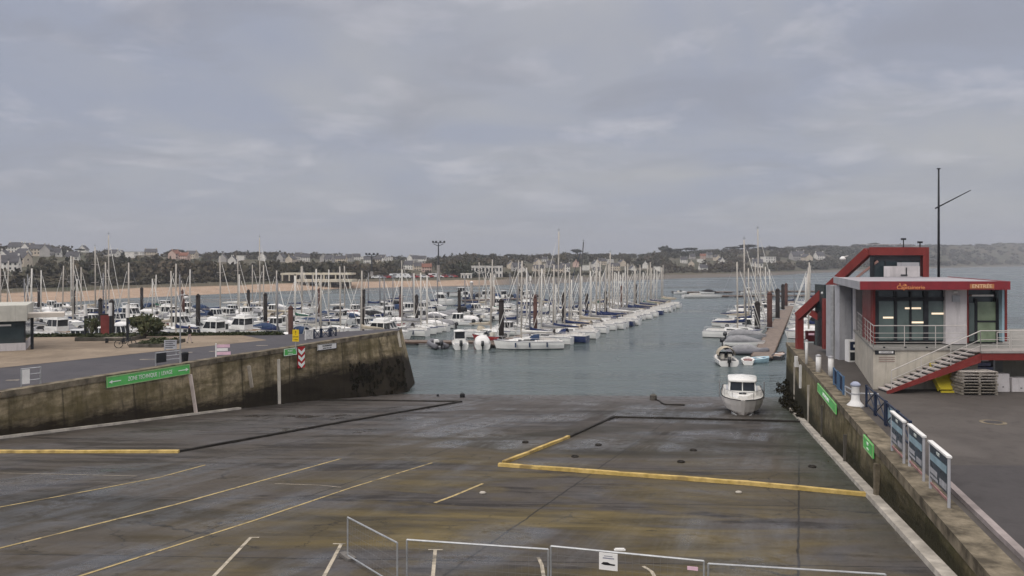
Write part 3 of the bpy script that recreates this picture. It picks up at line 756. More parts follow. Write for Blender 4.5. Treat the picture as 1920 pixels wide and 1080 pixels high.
# white kerb along foot of the left wall
def kerb_on(points, w, h, mat, side):
    m = MB(); rings = []
    dense = []
    for a, b in zip(points, points[1:]):
        k = max(2, int((b - a).length / 1.0)); dense += [a.lerp(b, i / k) for i in range(k)]
    dense.append(points[-1])
    for i, p in enumerate(dense):
        d = dense[min(i + 1, len(dense) - 1)] - dense[max(i - 1, 0)]; s = Vector((d.y, -d.x, 0)).normalized() * side
        z = slip_z(p.x, p.y)
        rings.append([(p.x - s.x * .2, p.y - s.y * .2, z - .2), (p.x - s.x * .2, p.y - s.y * .2, z + h), (p.x + s.x * w, p.y + s.y * w, z + h), (p.x + s.x * (w + .04), p.y + s.y * (w + .04), z - .2)])
    m.loft(rings, True, True); return m
struct(kerb_on([slip(x, y) for x, y in ((-120, 838), (8, 821), (208, 797), (367, 777), (448, 767))], .22, .14, KERBW, 1).build('wall_kerb', KERBW))
# right quay
DR = [-4, 10, 15, 20, 26, 32, 38, 44, 50, 56, 62, 66, 70.6]
RTOP = [Vector((xr(d), d, QZ)) for d in DR]
RB = [Vector((xr(d) - .12, d, slip_z(xr(d), d) - .3)) for d in DR]
m, rgrid = wall_between(RTOP, RB, WALLR, 'w')
m.loft([[RTOP[-1], Vector((xr(70.6), 70.6, -2))], [Vector((140, 72, QZ)), Vector((140, 72, -2))]], False)
rw = m.build('quay_wall', WALLR); tag(rw, 'mossy concrete quay wall along the right of the slipway below the harbour office', 'wall')
m = MB(); tv = RTOP + [Vector((140, 72, QZ)), Vector((140, -4, QZ))]; m.add(tv, [tuple(range(len(tv)))]); struct(m.build('quay_deck', ASPH))
m = MB()
for a, b in zip(RTOP, RTOP[1:]):
    dv = (b - a).normalized(); s = Vector((-dv.y, dv.x, 0)).normalized()   # towards the slipway
    m.hexa([a + s * .08 - Vector((0, 0, .3)), b + s * .08 - Vector((0, 0, .3)), b - s * .75 - Vector((0, 0, .3)), a - s * .75 - Vector((0, 0, .3)), a + s * .08 + Vector((0, 0, .06)), b + s * .08 + Vector((0, 0, .06)), b - s * .75 + Vector((0, 0, .05)), a - s * .75 + Vector((0, 0, .05))])
struct(m.build('quay_coping', COPING))
m = MB(); q = [at(1770, 872, QZ), at(1920, 874, QZ)]
m.add([(xr(-4) + 1.35, -4, QZ + .006), (q[0].x - .6, q[0].y, QZ + .006), (60, q[1].y - 1, QZ + .006), (60, -4, QZ + .006)], [(0, 1, 2, 3)]); struct(m.build('new_asphalt', ASPHD))
m = MB()
kp = [Vector((xr(d) + 1.15, d, QZ)) for d in range(4, 27, 1)]
m.loft([[(p.x - .13, p.y, QZ - .1), (p.x - .11, p.y, QZ + .13 + random.uniform(-.01, .01)), (p.x + .11, p.y, QZ + .13), (p.x + .13, p.y, QZ - .1)] for p in kp], True, True); struct(m.build('quay_kerb', paint('pinkish kerb stone', (.3, .26, .25), .8, .3, 1.2, 0, .3)))
struct(kerb_on([Vector((xr(d) - .14, d, 0)) for d in (4, 14, 24, 34, 44, 54, 63)], .34, .16, KERBW, -1).build('wall_kerb', KERBW))
# seaweed at the foot of the walls
cr = []
for k in range(95):
    t = random.random() ** .7; d = lerp(54, 70, t); cr.append((xr(d) - .12 - abs(random.gauss(0, .2)) * (.4 + t), d, slip_z(xr(d), d) + abs(random.gauss(0, .75)) * (.25 + .9 * t), random.uniform(.12, .3), random.uniform(.12, .32)))
o = bpy.data.objects.new('seaweed', crown_mesh('seaweed', cr, WEED, TEMPL)); COL.objects.link(o); tag(o, 'black wet seaweed clinging to the foot of the right quay wall', 'seaweed', None, 'stuff')
cr = []
for k in range(140):
    i = random.uniform(.0, 1); a = LT[-2].lerp(LT[-1], i); b = LB[-2].lerp(LB[-1], i); q = random.uniform(.55, 1) if random.random() < .7 else random.uniform(.42, .6); p = a.lerp(b, q); cr.append((p.x + .03, p.y - .03, p.z, random.uniform(.06, .2), random.uniform(.1, .32)))
o = bpy.data.objects.new('seaweed', crown_mesh('seaweed', cr, WEED, TEMPL)); COL.objects.link(o); tag(o, 'dark seaweed hanging on the end of the left quay wall', 'seaweed', None, 'stuff')

# ------------------------------------------------------------------ boats
BT = [(0, .8), (.15, .9), (.35, 1), (.55, .97), (.7, .83), (.82, .6), (.92, .32), (1, .03)]
BTF = [(0, .92), (.15, .96), (.35, 1), (.55, 1), (.7, .95), (.82, .82), (.92, .58), (.975, .3), (1, .1)]
def hull_rings(Lh, B, fb, rise, stern=.8, over=.35, dz=.35, bt=BT):
    rings = []
    for t, w in bt:
        bw = B / 2 * (w if t > .35 else lerp(stern, 1, t / .35))
        zs = fb * (1 + rise * t * t); x = lerp(-Lh / 2, Lh / 2, t)
        bowx = over * (t ** 4)       # raked stem
        sec = [(1, zs, 0), (.97, zs * .55, .35), (.86, .1, .75), (.74, 0, .8), (.4, -dz * .8, 1), (.02, -dz, 1)]
        pts = [(x - bowx * k, bw * f, z) for f, z, k in sec]
        rings.append(pts + [(px_, -y, z) for px_, y, z in reversed(pts)])
    return rings
def add_hull(root, Lh, B, fb, rise, mat, stern=.8, boot=ANTIFOUL, over=.35, stripe=None, bt=BT):
    r = hull_rings(Lh, B, fb, rise, stern, over, .35, bt); m = MB(); n = len(r[0]); m.smooth = True
    for i in range(len(r) - 1):
        for j in range(n - 1):
            m.cur = 1 if 3 <= j <= n - 5 else 0
            if m.cur == 0 and j in (2, n - 4): m.cur = 1
            m.add([r[i][j], r[i][j + 1], r[i + 1][j + 1], r[i + 1][j]], [(0, 1, 2, 3)])
    m.smooth = False; m.cur = 0
    m.add(r[0], [tuple(range(n))]); m.add(r[-1], [tuple(range(n))])
    h = m.build('hull', [mat, boot], root)
    # deck: a strip between both sheers set just under the gunwale
    m = MB(); m.loft([[(p[0][0], p[0][1] * .985, p[0][2] - .03), (p[0][0], 0, p[0][2] + .02), (p[-1][0], p[-1][1] * .985, p[-1][2] - .03)] for p in r], False)
    m.build('deck', DECK if mat is not WHITE else paint('deck white', (.66, .64, .6), .6, .15, 1.5), root)
    m = MB()
    for s in (0, -1): m.tube([Vector(p[s]) + Vector((0, 0, .01)) for p in r], .035, 5)
    m.build('rubbing_strake', stripe or GREYH, root)
    return r
def loft_box(m, secs):   # secs: (x, halfwidth, z0, z1, toplen factor)
    m.loft([[(x, w, z0), (x, w * tp, z1), (x, -w * tp, z1), (x, -w, z0)] for x, w, z0, z1, tp in secs], True, True)
def sailboat(Lh, hullm, mastm, coverm, hood, mh, jib=SAILW, canvas=None, bare=False):
    r = bpy.data.objects.new('sailing_yacht', None); COL.objects.link(r)
    B = Lh * .32; fb = .55 + Lh * .055
    add_hull(r, Lh, B, fb, .22, hullm, .78, ANTIFOUL, .55, NAVY if hullm is WHITE else WHITE)
    dz = fb * 1.04
    m = MB(); m.smooth = False
    loft_box(m, [(-Lh * .12, B * .33, dz - .1, dz + .5, .85), (Lh * .1, B * .31, dz - .1, dz + .46, .82), (Lh * .27, B * .2, dz - .1, dz + .2, .8), (Lh * .31, B * .12, dz - .1, dz + .06, .8)])
    c = m.build('coachroof', WHITE, r)
    for s in (-1, 1):
        m = MB(); y0 = s * B * .318; y1 = s * B * .293
        m.hexa([(-Lh * .08, y0, dz + .12), (Lh * .16, s * B * .272, dz + .12), (Lh * .15, s * B * .25, dz + .3), (-Lh * .08, y1, dz + .36)] + [(-Lh * .08, y0 + s * .02, dz + .12), (Lh * .16, s * (B * .272 + .02), dz + .12), (Lh * .15, s * (B * .25 + .02), dz + .3), (-Lh * .08, y1 + s * .02, dz + .36)])
        m.build('window', DARKGL, c)
    m = MB()   # cockpit: coamings round a sunken sole
    for s in (-1, 1): m.box(-Lh * .42, -Lh * .125, s * B * .29 - .07, s * B * .29 + .07, dz - .05, dz + .26)
    m.box(-Lh * .44, -Lh * .42, -B * .29, B * .29, dz - .05, dz + .2)
    cp = m.build('cockpit', WHITE, r)
    m = MB(); m.box(-Lh * .418, -Lh * .126, -B * .25, B * .25, dz - .02, dz + .04); m.build('sole', TEAK, cp)
    mx = Lh * .1
    m = MB(); m.smooth = True; m.tube([(mx, 0, dz + .3), (mx - .03, 0, mh * .6), (mx - .1, 0, mh)], .15, 7, .11)
    ma = m.build('mast', mastm, r)
    for q in (.48, .74) if Lh > 8.5 else (.58,):
        m = MB(); zz = mh * q
        for s in (-1, 1): m.tube([(mx, 0, zz), (mx - .15, s * B * .33, zz + .08)], .035, 5)
        m.build('spreader', mastm, ma)
    m = MB(); m.tube([(mx - .1, 0, mh), (mx - .1, 0, mh + .55)], .02, 4); m.tube([(mx - .35, 0, mh + .25), (mx + .2, 0, mh + .25)], .02, 4); m.build('wind_vane', BLACKP, ma)
    bz = dz + 1.15
    m = MB(); m.tube([(mx - .12, 0, bz), (-Lh * .36, 0, bz + .06)], .075, 6); bo = m.build('boom', mastm, r)
    if not bare:
        m = MB(); m.smooth = True
        m.loft([[(x, .02 + w * math.sin(a) * .8, bz + .06 + h * (1 - math.cos(a)) * .5) for a in [2 * math.pi * j / 8 for j in range(8)]] for x, w, h in ((mx - .05, .16, .75), (mx - .5, .17, .5), (0 - Lh * .05, .17, .4), (-Lh * .2, .15, .32), (-Lh * .35, .09, .18))], True, True)
        m.build('sail_cover', coverm, bo)
    m = MB(); bow = Vector((Lh * .485, 0, fb * 1.22)); top = Vector((mx, 0, mh * .97))
    m.smooth = True; m.tube([bow.lerp(top, .04), bow.lerp(top, .5), bow.lerp(top, .9)], .07, 6, .03); m.build('furled_jib', jib, r)
    m = MB()
    m.tube([bow, top], .008, 4); m.tube([(-Lh * .49, 0, fb), (mx - .1, 0, mh)], .008, 4)
    for s in (-1, 1):
        m.tube([(mx - .2, s * B * .46, dz), (mx - .15, s * B * .33, mh * .6), (mx - .05, 0, mh * .95)], .007, 4)
    m.build('rigging', STEEL, r)
    m = MB()
    for s in (-1, 1):
        m.tube([(Lh * .47, 0, fb * 1.25 + .55), (Lh * .38, s * B * .2, fb * 1.2 + .55), (Lh * .36, s * B * .21, fb * 1.18)], .02, 5)
        m.tube([(Lh * .38, s * B * .2, fb * 1.2 + .55), (0, s * B * .47, dz + .5), (-Lh * .38, s * B * .42, fb + .55), (-Lh * .48, s * B * .2, fb + .55)], .015, 4)
        for x, w in ((.2, .38), (0, .47), (-.2, .46), (-.38, .42), (-.48, .2)): m.tube([(Lh * x, s * B * w, fb), (Lh * x, s * B * w, dz + .52)], .015, 4)
    m.build('guard_rail', STEEL, r)
    if hood is not None:
        m = MB(); m.smooth = True
        m.loft([[(x, B * .31 * math.cos(a), dz + .25 + hh * math.sin(a)) for a in [math.pi * j / 8 for j in range(9)]] for x, hh in ((-Lh * .02, .28), (-Lh * .08, .75), (-Lh * .15, .8))], False)
        m.build('spray_hood', hood, r)
    m = MB()
    for x in (-.25, .0, .2): m.tube([(Lh * x, B * .5, fb * .95), (Lh * x, B * .5, fb * .35)], .11, 6)
    m.build('fender', WHITE if hullm is not WHITE else CANBLUE, r)
    return r
def outboard(r, x, z, s=1.0, cm=MOTOR):
    m = MB(); m.box(x - .3 * s, x - .05 * s, -.09 * s, .09 * s, z - .9 * s, z + .1 * s); m.box(x - .5 * s, x - .08 * s, -.04 * s, .04 * s, z - 1.1 * s, z - .75 * s)
    o = m.build('outboard_motor', BLACKP, r)
    m = MB(); m.smooth = True; loft_box(m, [(x - .55 * s, .16 * s, z + .12 * s, z + .55 * s, .8), (x - .3 * s, .22 * s, z + .05 * s, z + .72 * s, .8), (x + .05 * s, .18 * s, z + .08 * s, z + .6 * s, .75)]); m.build('cowling', cm, o)
def bow_rail(r, Lh, B, fb, x0=-.05):
    m = MB(); h = .5
    for s in (-1, 1):
        m.tube([(Lh * .47, 0, fb * 1.3 + h), (Lh * .38, s * B * .24, fb * 1.25 + h), (Lh * .2, s * B * .42, fb * 1.15 + h), (Lh * x0, s * B * .46, fb * 1.05 + h * .9), (Lh * (x0 - .03), s * B * .47, fb)], .022, 5)
        for x, w in ((.38, .24), (.2, .42), (.05, .455)): m.tube([(Lh * x, s * B * w, fb * 1.1), (Lh * x, s * B * w, fb * 1.15 + h)], .018, 4)
    m.build('bow_rail', STEEL, r)
def wheelhouse(r, x0, x1, w, z0, z1, rake, wm=WHITE, roofm=WHITE, over=.25):
    """cabin with posts, raked screen and glass on all four sides"""
    m = MB(); zm = z0 + (z1 - z0) * .42
    loft_box(m, [(x0, w, z0, zm, .97), (x1 + rake * .45, w * .94, z0, zm, .97)])
    for s in (-1, 1):
        m.beam((x0 + .05, s * w * .93, zm), (x0 + .05, s * w * .88, z1), .1, .1); m.beam((x1 + rake * .4, s * w * .88, zm), (x1 - rake * .2, s * w * .84, z1), .1, .1)
        m.beam((lerp(x0, x1, .5), s * w * .92, zm), (lerp(x0, x1, .5), s * w * .87, z1), .08, .08)
    m.beam((x1 + rake * .4, 0, zm), (x1 - rake * .2, 0, z1), .07, .07)
    c = m.build('wheelhouse', wm, r)
    for s in (-1, 1):
        m = MB(); m.hexa([(x0 + .06, s * w * .9, zm), (x1 + rake * .38, s * w * .85, zm), (x1 - rake * .22, s * w * .81, z1), (x0 + .06, s * w * .85, z1)] + [(x0 + .06, s * w * .88, zm), (x1 + rake * .38, s * w * .83, zm), (x1 - rake * .22, s * w * .79, z1), (x0 + .06, s * w * .83, z1)]); m.build('side_window', DARKGL, c)
    m = MB(); m.hexa([(x1 + rake * .36, -w * .84, zm), (x1 + rake * .36, w * .84, zm), (x1 + rake * .34, w * .84, zm), (x1 + rake * .34, -w * .84, zm)] + [(x1 - rake * .22, -w * .8, z1), (x1 - rake * .22, w * .8, z1), (x1 - rake * .26, w * .8, z1), (x1 - rake * .26, -w * .8, z1)]); m.build('windscreen', DARKGL, c)
    m = MB(); m.box(x0 + .03, x0 + .06, -w * .84, w * .84, zm, z1 - .02); m.build('rear_window', DARKGL, c)
    m = MB(); m.smooth = True
    n = 8; rings = []
    for x, k in ((x0 - over, .95), (x0, 1.02), (x1 - rake * .2, .98), (x1 + over * .9, .84)):
        rings.append([(x, w * k, z1 - .02), (x, w * k * .96, z1 + .1), (x, 0, z1 + .17), (x, -w * k * .96, z1 + .1), (x, -w * k, z1 - .02)])
    m.loft(rings, True, True); m.build('roof', roofm, c)
    return c
def fisher(Lh, hullm, roofm=WHITE, cm=MOTOR):
    r = bpy.data.objects.new('cabin_motorboat', None); COL.objects.link(r); B = Lh * .37; fb = .72
    add_hull(r, Lh, B, fb, .55, hullm, .92, ANTIFOUL, .6)
    m = MB(); loft_box(m, [(Lh * .08, B * .34, fb, fb + .42, .85), (Lh * .28, B * .27, fb + .1, fb + .5, .8), (Lh * .38, B * .12, fb + .2, fb + .42, .7)]); m.build('foredeck', WHITE, r)
    wheelhouse(r, -Lh * .14, Lh * .12, B * .36, fb - .1, fb + 1.55, .5, WHITE, roofm)
    m = MB(); m.box(-Lh * .47, -Lh * .16, -B * .38, B * .38, fb - .03, fb + .035); m.build('cockpit_sole', GREYH, r)
    outboard(r, -Lh * .5, fb * .7, 1.15, cm); bow_rail(r, Lh, B, fb)
    return r
def cuddy(Lh, hullm, cm=MOTOR, bimini=None):
    r = bpy.data.objects.new('open_motorboat', None); COL.objects.link(r); B = Lh * .39; fb = .66
    add_hull(r, Lh, B, fb, .45, hullm, .92, ANTIFOUL, .6)
    m = MB(); m.smooth = False; loft_box(m, [(-Lh * .02, B * .4, fb - .05, fb + .34, .8), (Lh * .2, B * .33, fb, fb + .38, .75), (Lh * .4, B * .1, fb + .2, fb + .36, .7)]); m.build('cuddy', WHITE, r)
    m = MB(); loft_box(m, [(-Lh * .1, B * .4, fb + .32, fb + .36, .98), (-Lh * .02, B * .36, fb + .3, fb + .78, .94), (Lh * .0, B * .36, fb + .3, fb + .78, .94), (Lh * .1, B * .31, fb + .3, fb + .36, .95)]); m.build('windscreen', DARKGL, r)
    m = MB(); m.box(-Lh * .46, -Lh * .04, -B * .36, B * .36, fb - .03, fb + .04); m.build('cockpit_sole', BLACKH, r)
    for s in (-1, 1):
        m = MB(); m.box(-Lh * .2, -Lh * .1, s * B * .18 - .22, s * B * .18 + .22, fb, fb + .6); m.build('seat', CREAM, r)
    outboard(r, -Lh * .5, fb * .7, 1.05, cm); bow_rail(r, Lh, B, fb, .05)
    if bimini is not None:
        m = MB(); m.smooth = True
        m.loft([[(x, B * .4 * math.cos(a), fb + .5 + hh * math.sin(a)) for a in [math.pi * j / 8 for j in range(9)]] for x, hh in ((-Lh * .3, 1.0), (-Lh * .15, 1.1), (0, 1.0), (Lh * .03, .9))], False)
        m.build('bimini', bimini, r)
    return r
def covered(Lh, hullm, cov, cm=MOTOR):
    r = bpy.data.objects.new('covered_motorboat', None); COL.objects.link(r); B = Lh * .39; fb = .66
    add_hull(r, Lh, B, fb, .45, hullm, .92, ANTIFOUL, .6)
    m = MB(); m.smooth = True; rings = []
    for x, w, h in ((-.47, .4, .35), (-.38, .44, .85), (-.2, .47, 1.05), (0, .46, 1.0), (.15, .4, .7), (.3, .28, .4), (.42, .1, .2)):
        z0 = fb * (1 + .45 * (x + .5) ** 2) - .05
        rings.append([(Lh * x, B * w * math.cos(a), z0 + h * (math.sin(a) ** .7)) for a in [math.pi * j / 10 for j in range(11)]])
    m.loft(rings, True, True); m.build('canvas_cover', cov, r)
    outboard(r, -Lh * .5, fb * .7, 1.05, cm); return r
def rib(Lh, tubem, cover=None):
    r = bpy.data.objects.new('inflatable_boat', None); COL.objects.link(r); B = Lh * .4; R = B * .16
    m = MB(); m.smooth = True
    path = [(-Lh * .52, B * .36, .4), (-Lh * .2, B * .37, .42), (Lh * .15, B * .36, .48), (Lh * .33, B * .25, .58), (Lh * .44, B * .1, .66), (Lh * .46, 0, .68)]
    path += [(x, -y, z) for x, y, z in reversed(path[:-1])]
    m.tube(path, R, 8); m.build('buoyancy_tube', tubem, r)
    m = MB(); m.smooth = True; m.loft([[(Lh * x, B * w, .35), (Lh * x, 0, -.25), (Lh * x, -B * w, .35)] for x, w in ((-.46, .3), (.1, .3), (.3, .2), (.42, .04))], True, True); m.build('hull', GREYH, r)
    m = MB(); loft_box(m, [(-Lh * .08, B * .16, .35, 1.05, .8), (Lh * .05, B * .15, .35, 1.1, .8), (Lh * .1, B * .12, .35, .7, .8)]); m.build('console', WHITE, r)
    m = MB(); m.box(-Lh * .26, -Lh * .14, -B * .17, B * .17, .35, .8); m.build('seat', BLACKR, r)
    if cover is not None:
        m = MB(); m.smooth = True
        m.loft([[(Lh * x, B * w * math.cos(a), .6 + h * math.sin(a)) for a in [math.pi * j / 8 for j in range(9)]] for x, w, h in ((-.42, .34, .3), (-.2, .36, .75), (.05, .34, .8), (.25, .24, .4), (.38, .12, .2))], True, True); m.build('canvas_cover', cover, r)
    outboard(r, -Lh * .47, .5, 1.1); return r
def cruiser(Lh, hullm, cov=None):
    r = bpy.data.objects.new('motor_cruiser', None); COL.objects.link(r); B = Lh * .34; fb = 1.0
    add_hull(r, Lh, B, fb, .4, hullm, .92, ANTIFOUL, .9)
    m = MB(); loft_box(m, [(-Lh * .05, B * .4, fb - .05, fb + .6, .9), (Lh * .2, B * .32, fb, fb + .55, .85), (Lh * .4, B * .1, fb + .2, fb + .4, .7)]); m.build('foredeck', WHITE, r)
    c = wheelhouse(r, -Lh * .22, Lh * .06, B * .38, fb + .1, fb + 1.9, 1.1, WHITE, WHITE, .5)
    m = MB(); loft_box(m, [(-Lh * .22, B * .3, fb + 2.05, fb + 2.4, .95), (Lh * .02, B * .26, fb + 2.05, fb + 2.5, .85)]); m.build('flybridge', WHITE if cov is None else cov, r)
    m = MB(); m.tube([(-Lh * .2, B * .34, fb + 1.9), (-Lh * .25, B * .3, fb + 2.9), (-Lh * .25, -B * .3, fb + 2.9), (-Lh * .2, -B * .34, fb + 1.9)], .06, 6); m.build('radar_arch', WHITE, r)
    m = MB(); m.box(-Lh * .47, -Lh * .24, -B * .38, B * .38, fb - .03, fb + .035); m.build('cockpit_sole', TEAK, r)
    m = MB(); m.box(-Lh * .56, -Lh * .5, -B * .4, B * .4, .22, .3); m.build('bathing_platform', TEAK, r)
    bow_rail(r, Lh, B, fb); return r
SAIL = [
    (sailboat(9.2, WHITE, ALU, SAILB, None, 12.0), 9.2, 'white yacht with navy sail cover'),
    (sailboat(8.2, WHITE, WHITEMAST, SAILG, SAILG, 10.6), 8.2, 'white yacht with grey spray hood'),
    (sailboat(10.4, WHITE, ALU, SAILW, CANBLUE, 13.4), 10.4, 'large white yacht with blue hood'),
    (sailboat(7.2, WHITE, WHITEMAST, SAILW, None, 9.2, SAILW, None, True), 7.2, 'small white yacht with bare boom'),
    (sailboat(9.4, NAVY, ALU, SAILB, SAILB, 12.2), 9.4, 'navy blue yacht'),
    (sailboat(8.6, WHITE, ALU, SAILBEIGE, SAILBEIGE, 11.2), 8.6, 'white yacht with beige canvas'),
    (sailboat(7.8, CREAM, WHITEMAST, CANGREEN, None, 9.8), 7.8, 'cream yacht with green sail cover'),
    (sailboat(6.6, WHITE, paint('mast grey', (.2, .2, .21), .4, .15, .7), SAILB, None, 9.4), 6.6, 'little white sailboat with navy cover'),
    (sailboat(8.8, REDH, ALU, SAILW, SAILG, 11.6), 8.8, 'dark red yacht'),
]
MOTO = [
    (fisher(6.3, WHITE), 6.3, 'white cabin motorboat with wheelhouse'),
    (fisher(7.2, WHITE, paint('roof grey', (.5, .5, .5), .4, .1, 1)), 7.2, 'white cabin motorboat with grey roof'),
    (cuddy(5.6, WHITE), 5.6, 'open white motorboat with windscreen'),
    (cuddy(6.2, WHITE, paint('outboard grey', (.3, .3, .32), .3, .1, 2), CANBLUE), 6.2, 'white motorboat with blue bimini'),
    (covered(5.8, WHITE, CANBLACK), 5.8, 'white motorboat under black cover'),
    (covered(5.6, WHITE, SAILG), 5.6, 'white motorboat under grey cover'),
    (cruiser(8.6, WHITE), 8.6, 'white cruiser with radar arch'),
    (covered(6.0, NAVY, CANBLUE), 6.0, 'navy motorboat under blue cover'),
    (rib(5.6, RUBBER), 5.6, 'grey inflatable boat with console'),
    (cuddy(5.8, CREAM, MOTOR, CANBLACK), 5.8, 'cream motorboat with black bimini'),
    (fisher(5.8, NAVY), 5.8, 'navy motorboat with white wheelhouse'),
    (covered(6.2, WHITE, paint('canvas white', (.68, .67, .66), .8, .12, 2)), 6.2, 'white motorboat under white hood'),
    (cuddy(5.4, REDH, MOTOR), 5.4, 'red hulled open motorboat'),
]
BUSED = set()
def put_boat(tab, k, x, y, heading, label, group, z=0.0, sc=1.0):
    root = tab[k][0]; key = (id(tab), k)
    o = root if key not in BUSED else copy_tree(root)
    BUSED.add(key)
    o.location = (x, y, z); o.rotation_euler = (random.uniform(-.02, .02), 0, heading + random.uniform(-.05, .05)); o.scale = (sc, sc, sc * random.uniform(.95, 1.08))
    cat = 'sailboat' if tab is SAIL else 'motorboat'
    if tab is MOTO and k == 8: cat = 'inflatable boat'
    tag(o, label, cat, group); return o
U = Vector((.351, .936, 0)); V = Vector((.936, -.351, 0))     # along the pontoons, and towards the fairway
HV = math.atan2(V.y, V.x)
A1 = at(920, 652, 0)
def in_frame(x, y, z=0):
    px = CX + x / y * F
    return -60 < px < 1990
def visible_left(x, y):
    # boats hidden behind the kiosk or outside the frame are left out
    return in_frame(x, y)
def pontoon(name, start, end, w, label, group='floating pontoons of the marina'):
    s = Vector(start); e = Vector(end); d = (e - s); ln = d.length; a = math.atan2(d.y, d.x)
    r = thing('pontoon', label, 'pontoon', s, a, group)
    m = MB(); m.box(0, ln, -w / 2, w / 2, .38, .52); m.build('walkway', PONT, r)
    m = MB(); x = .5
    while x < ln - 1.5: m.box(x, x + 2.0, -w * .42, w * .42, -.3, .378); x += 5.5
    m.build('float', FLOATC, r)
    for sy in (-1, 1):
        m = MB(); m.box(0, ln, sy * w / 2 - .05, sy * w / 2 + .05, .28, .545); m.build('fender_rail', paint('fender timber', (.13, .09, .07), .8, .3, 1), r)
    return r
def pile(p, top, r, mat, label, white=False):
    o = thing('mooring_pile', label, 'mooring pile', (p[0], p[1], 0), 0, 'mooring piles of the marina')
    m = MB(); m.smooth = True; m.tube([(0, 0, -2), (0, 0, top)], r, 10); m.build('shaft', mat, o)
    m = MB(); m.smooth = True; m.lathe([(r * 1.1, 0), (r * 1.1, .15), (r * .3, .5)], 10, (0, 0, top)); m.build('cap', mat if not white else WHITEP, o)
    m = MB(); m.tube([(0, -r * 1.5, .6), (r * 1.5, 0, .6), (0, r * 1.5, .6), (-r * 1.5, 0, .6), (0, -r * 1.5, .6)], .06, 5); m.build('guide_hoop', GALV, o)
NB = 0
def row(start, length, side, psail, rowname, group, spacing=3.5, weights_s=None, big=False, skip=()):
    """moor boats along one side of a pontoon, bows to the pontoon"""
    global NB
    s = 2.0; i = 0
    while s < length:
        i += 1
        c = start + U * s
        sail = random.random() < psail
        tab = SAIL if sail else MOTO
        if sail: k = random.choices(range(len(SAIL)), weights_s or [5, 5, 2, 4, 1.4, 3, 2, 4, .7])[0]
        else: k = random.choices(range(len(MOTO)), [7, 4, 5, 2, 3, 4, 3, 2, 1, 2, 1.5, 4, 1])[0]
        Lb = tab[k][1]
        cc = c + V * side * (1.6 + Lb / 2 + random.uniform(0, .5))
        beam = Lb * (.33 if sail else .39)
        step = max(beam + .35, spacing * random.uniform(.85, 1.15))
        if in_frame(cc.x, cc.y) and not any(abs(s - q) < 2 for q in skip) and random.random() > .05:
            hd = HV + (math.pi if side > 0 else 0)
            if random.random() < .22 and not big: hd += math.pi
            put_boat(tab, k, cc.x, cc.y, hd, '%s, %s out %s' % (tab[k][2], ordn(i), rowname), group); NB += 1
        s += step
OFF = 26.5
PN = ['fairway pontoon', 'second pontoon', 'third pontoon', 'fourth pontoon', 'fifth pontoon', 'sixth pontoon', 'seventh pontoon']
for p in range(7):
    st = A1 - V * OFF * p
    if p: st = st - U * (6 + 7.5 * p if p < 3 else 20)
    # every pontoon begins clear of the jetty
    while st.y < 112: st = st + U * 3
    end_d = 224 if p == 0 else (212 if p < 3 else 206)
    ln = (end_d - st.y) / U.y
    pontoon('pontoon', st, st + U * ln, 2.2, ['pontoon of the yachts lining the fairway', 'second pontoon left of the fairway', 'third pontoon left of the fairway', 'fourth pontoon left of the fairway', 'fifth pontoon left of the fairway', 'sixth pontoon left of the fairway', 'last pontoon on the left, beside the beach'][p])
    if p == 0:
        row(st, ln, 1, .97, 'on fairway side of the first pontoon', 'boats moored at the first pontoon', 3.25, [5, 5, 3, 1.5, .5, 3, 1, 2, 0], True, (2,))
        row(st + U * 8, ln - 8, -1, .72, 'on inner side of the first pontoon', 'boats moored at the first pontoon', 3.4)
    else:
        ps = [0, .42, .3, .28, .27, .27, .25][p]
        row(st, ln, 1, ps, 'on the %s, right side' % PN[p], 'boats moored at the %s' % PN[p])
        row(st, ln, -1, ps, 'on the %s, left side' % PN[p], 'boats moored at the %s' % PN[p])
    # piles
    s = 7.0 if p == 0 else 4.0; i = 0
    while s < ln:
        q = st + U * s - V * 1.35; i += 1
        if in_frame(q.x, q.y) and not (p == 0 and i == 1):
            mt = [PILE, PILE, PILER, PILE][(i + p) % 4]
            pile(q, random.uniform(5.2, 6.6), .36, mt, '%s mooring pile, %s from shore along the %s' % ('rusty brown' if mt is PILER else 'dark', ordn(i), PN[p]))
        s += 17 + (p * 3) % 5
q = at(940, 643, 0); pile(q, H - (566 - HY) / F * q.y, .42, PILE, 'thick dark mooring pile beside the nearest white yacht')
q = at(543, 640, 0); pile(q, H - (591 - HY) / F * q.y, .55, PILEG, 'wide pale concrete mooring pile behind the yellow sign')
q = at(752, 607, 0); pile(q, H - (556 - HY) / F * q.y, .42, PILER, 'tall rusty mooring pile behind the end of the left quay')
q = at(681, 616, 0); pile(q, H - (573 - HY) / F * q.y, .4, PILEG, 'pale mooring pile behind the dark barrier on the left quay')
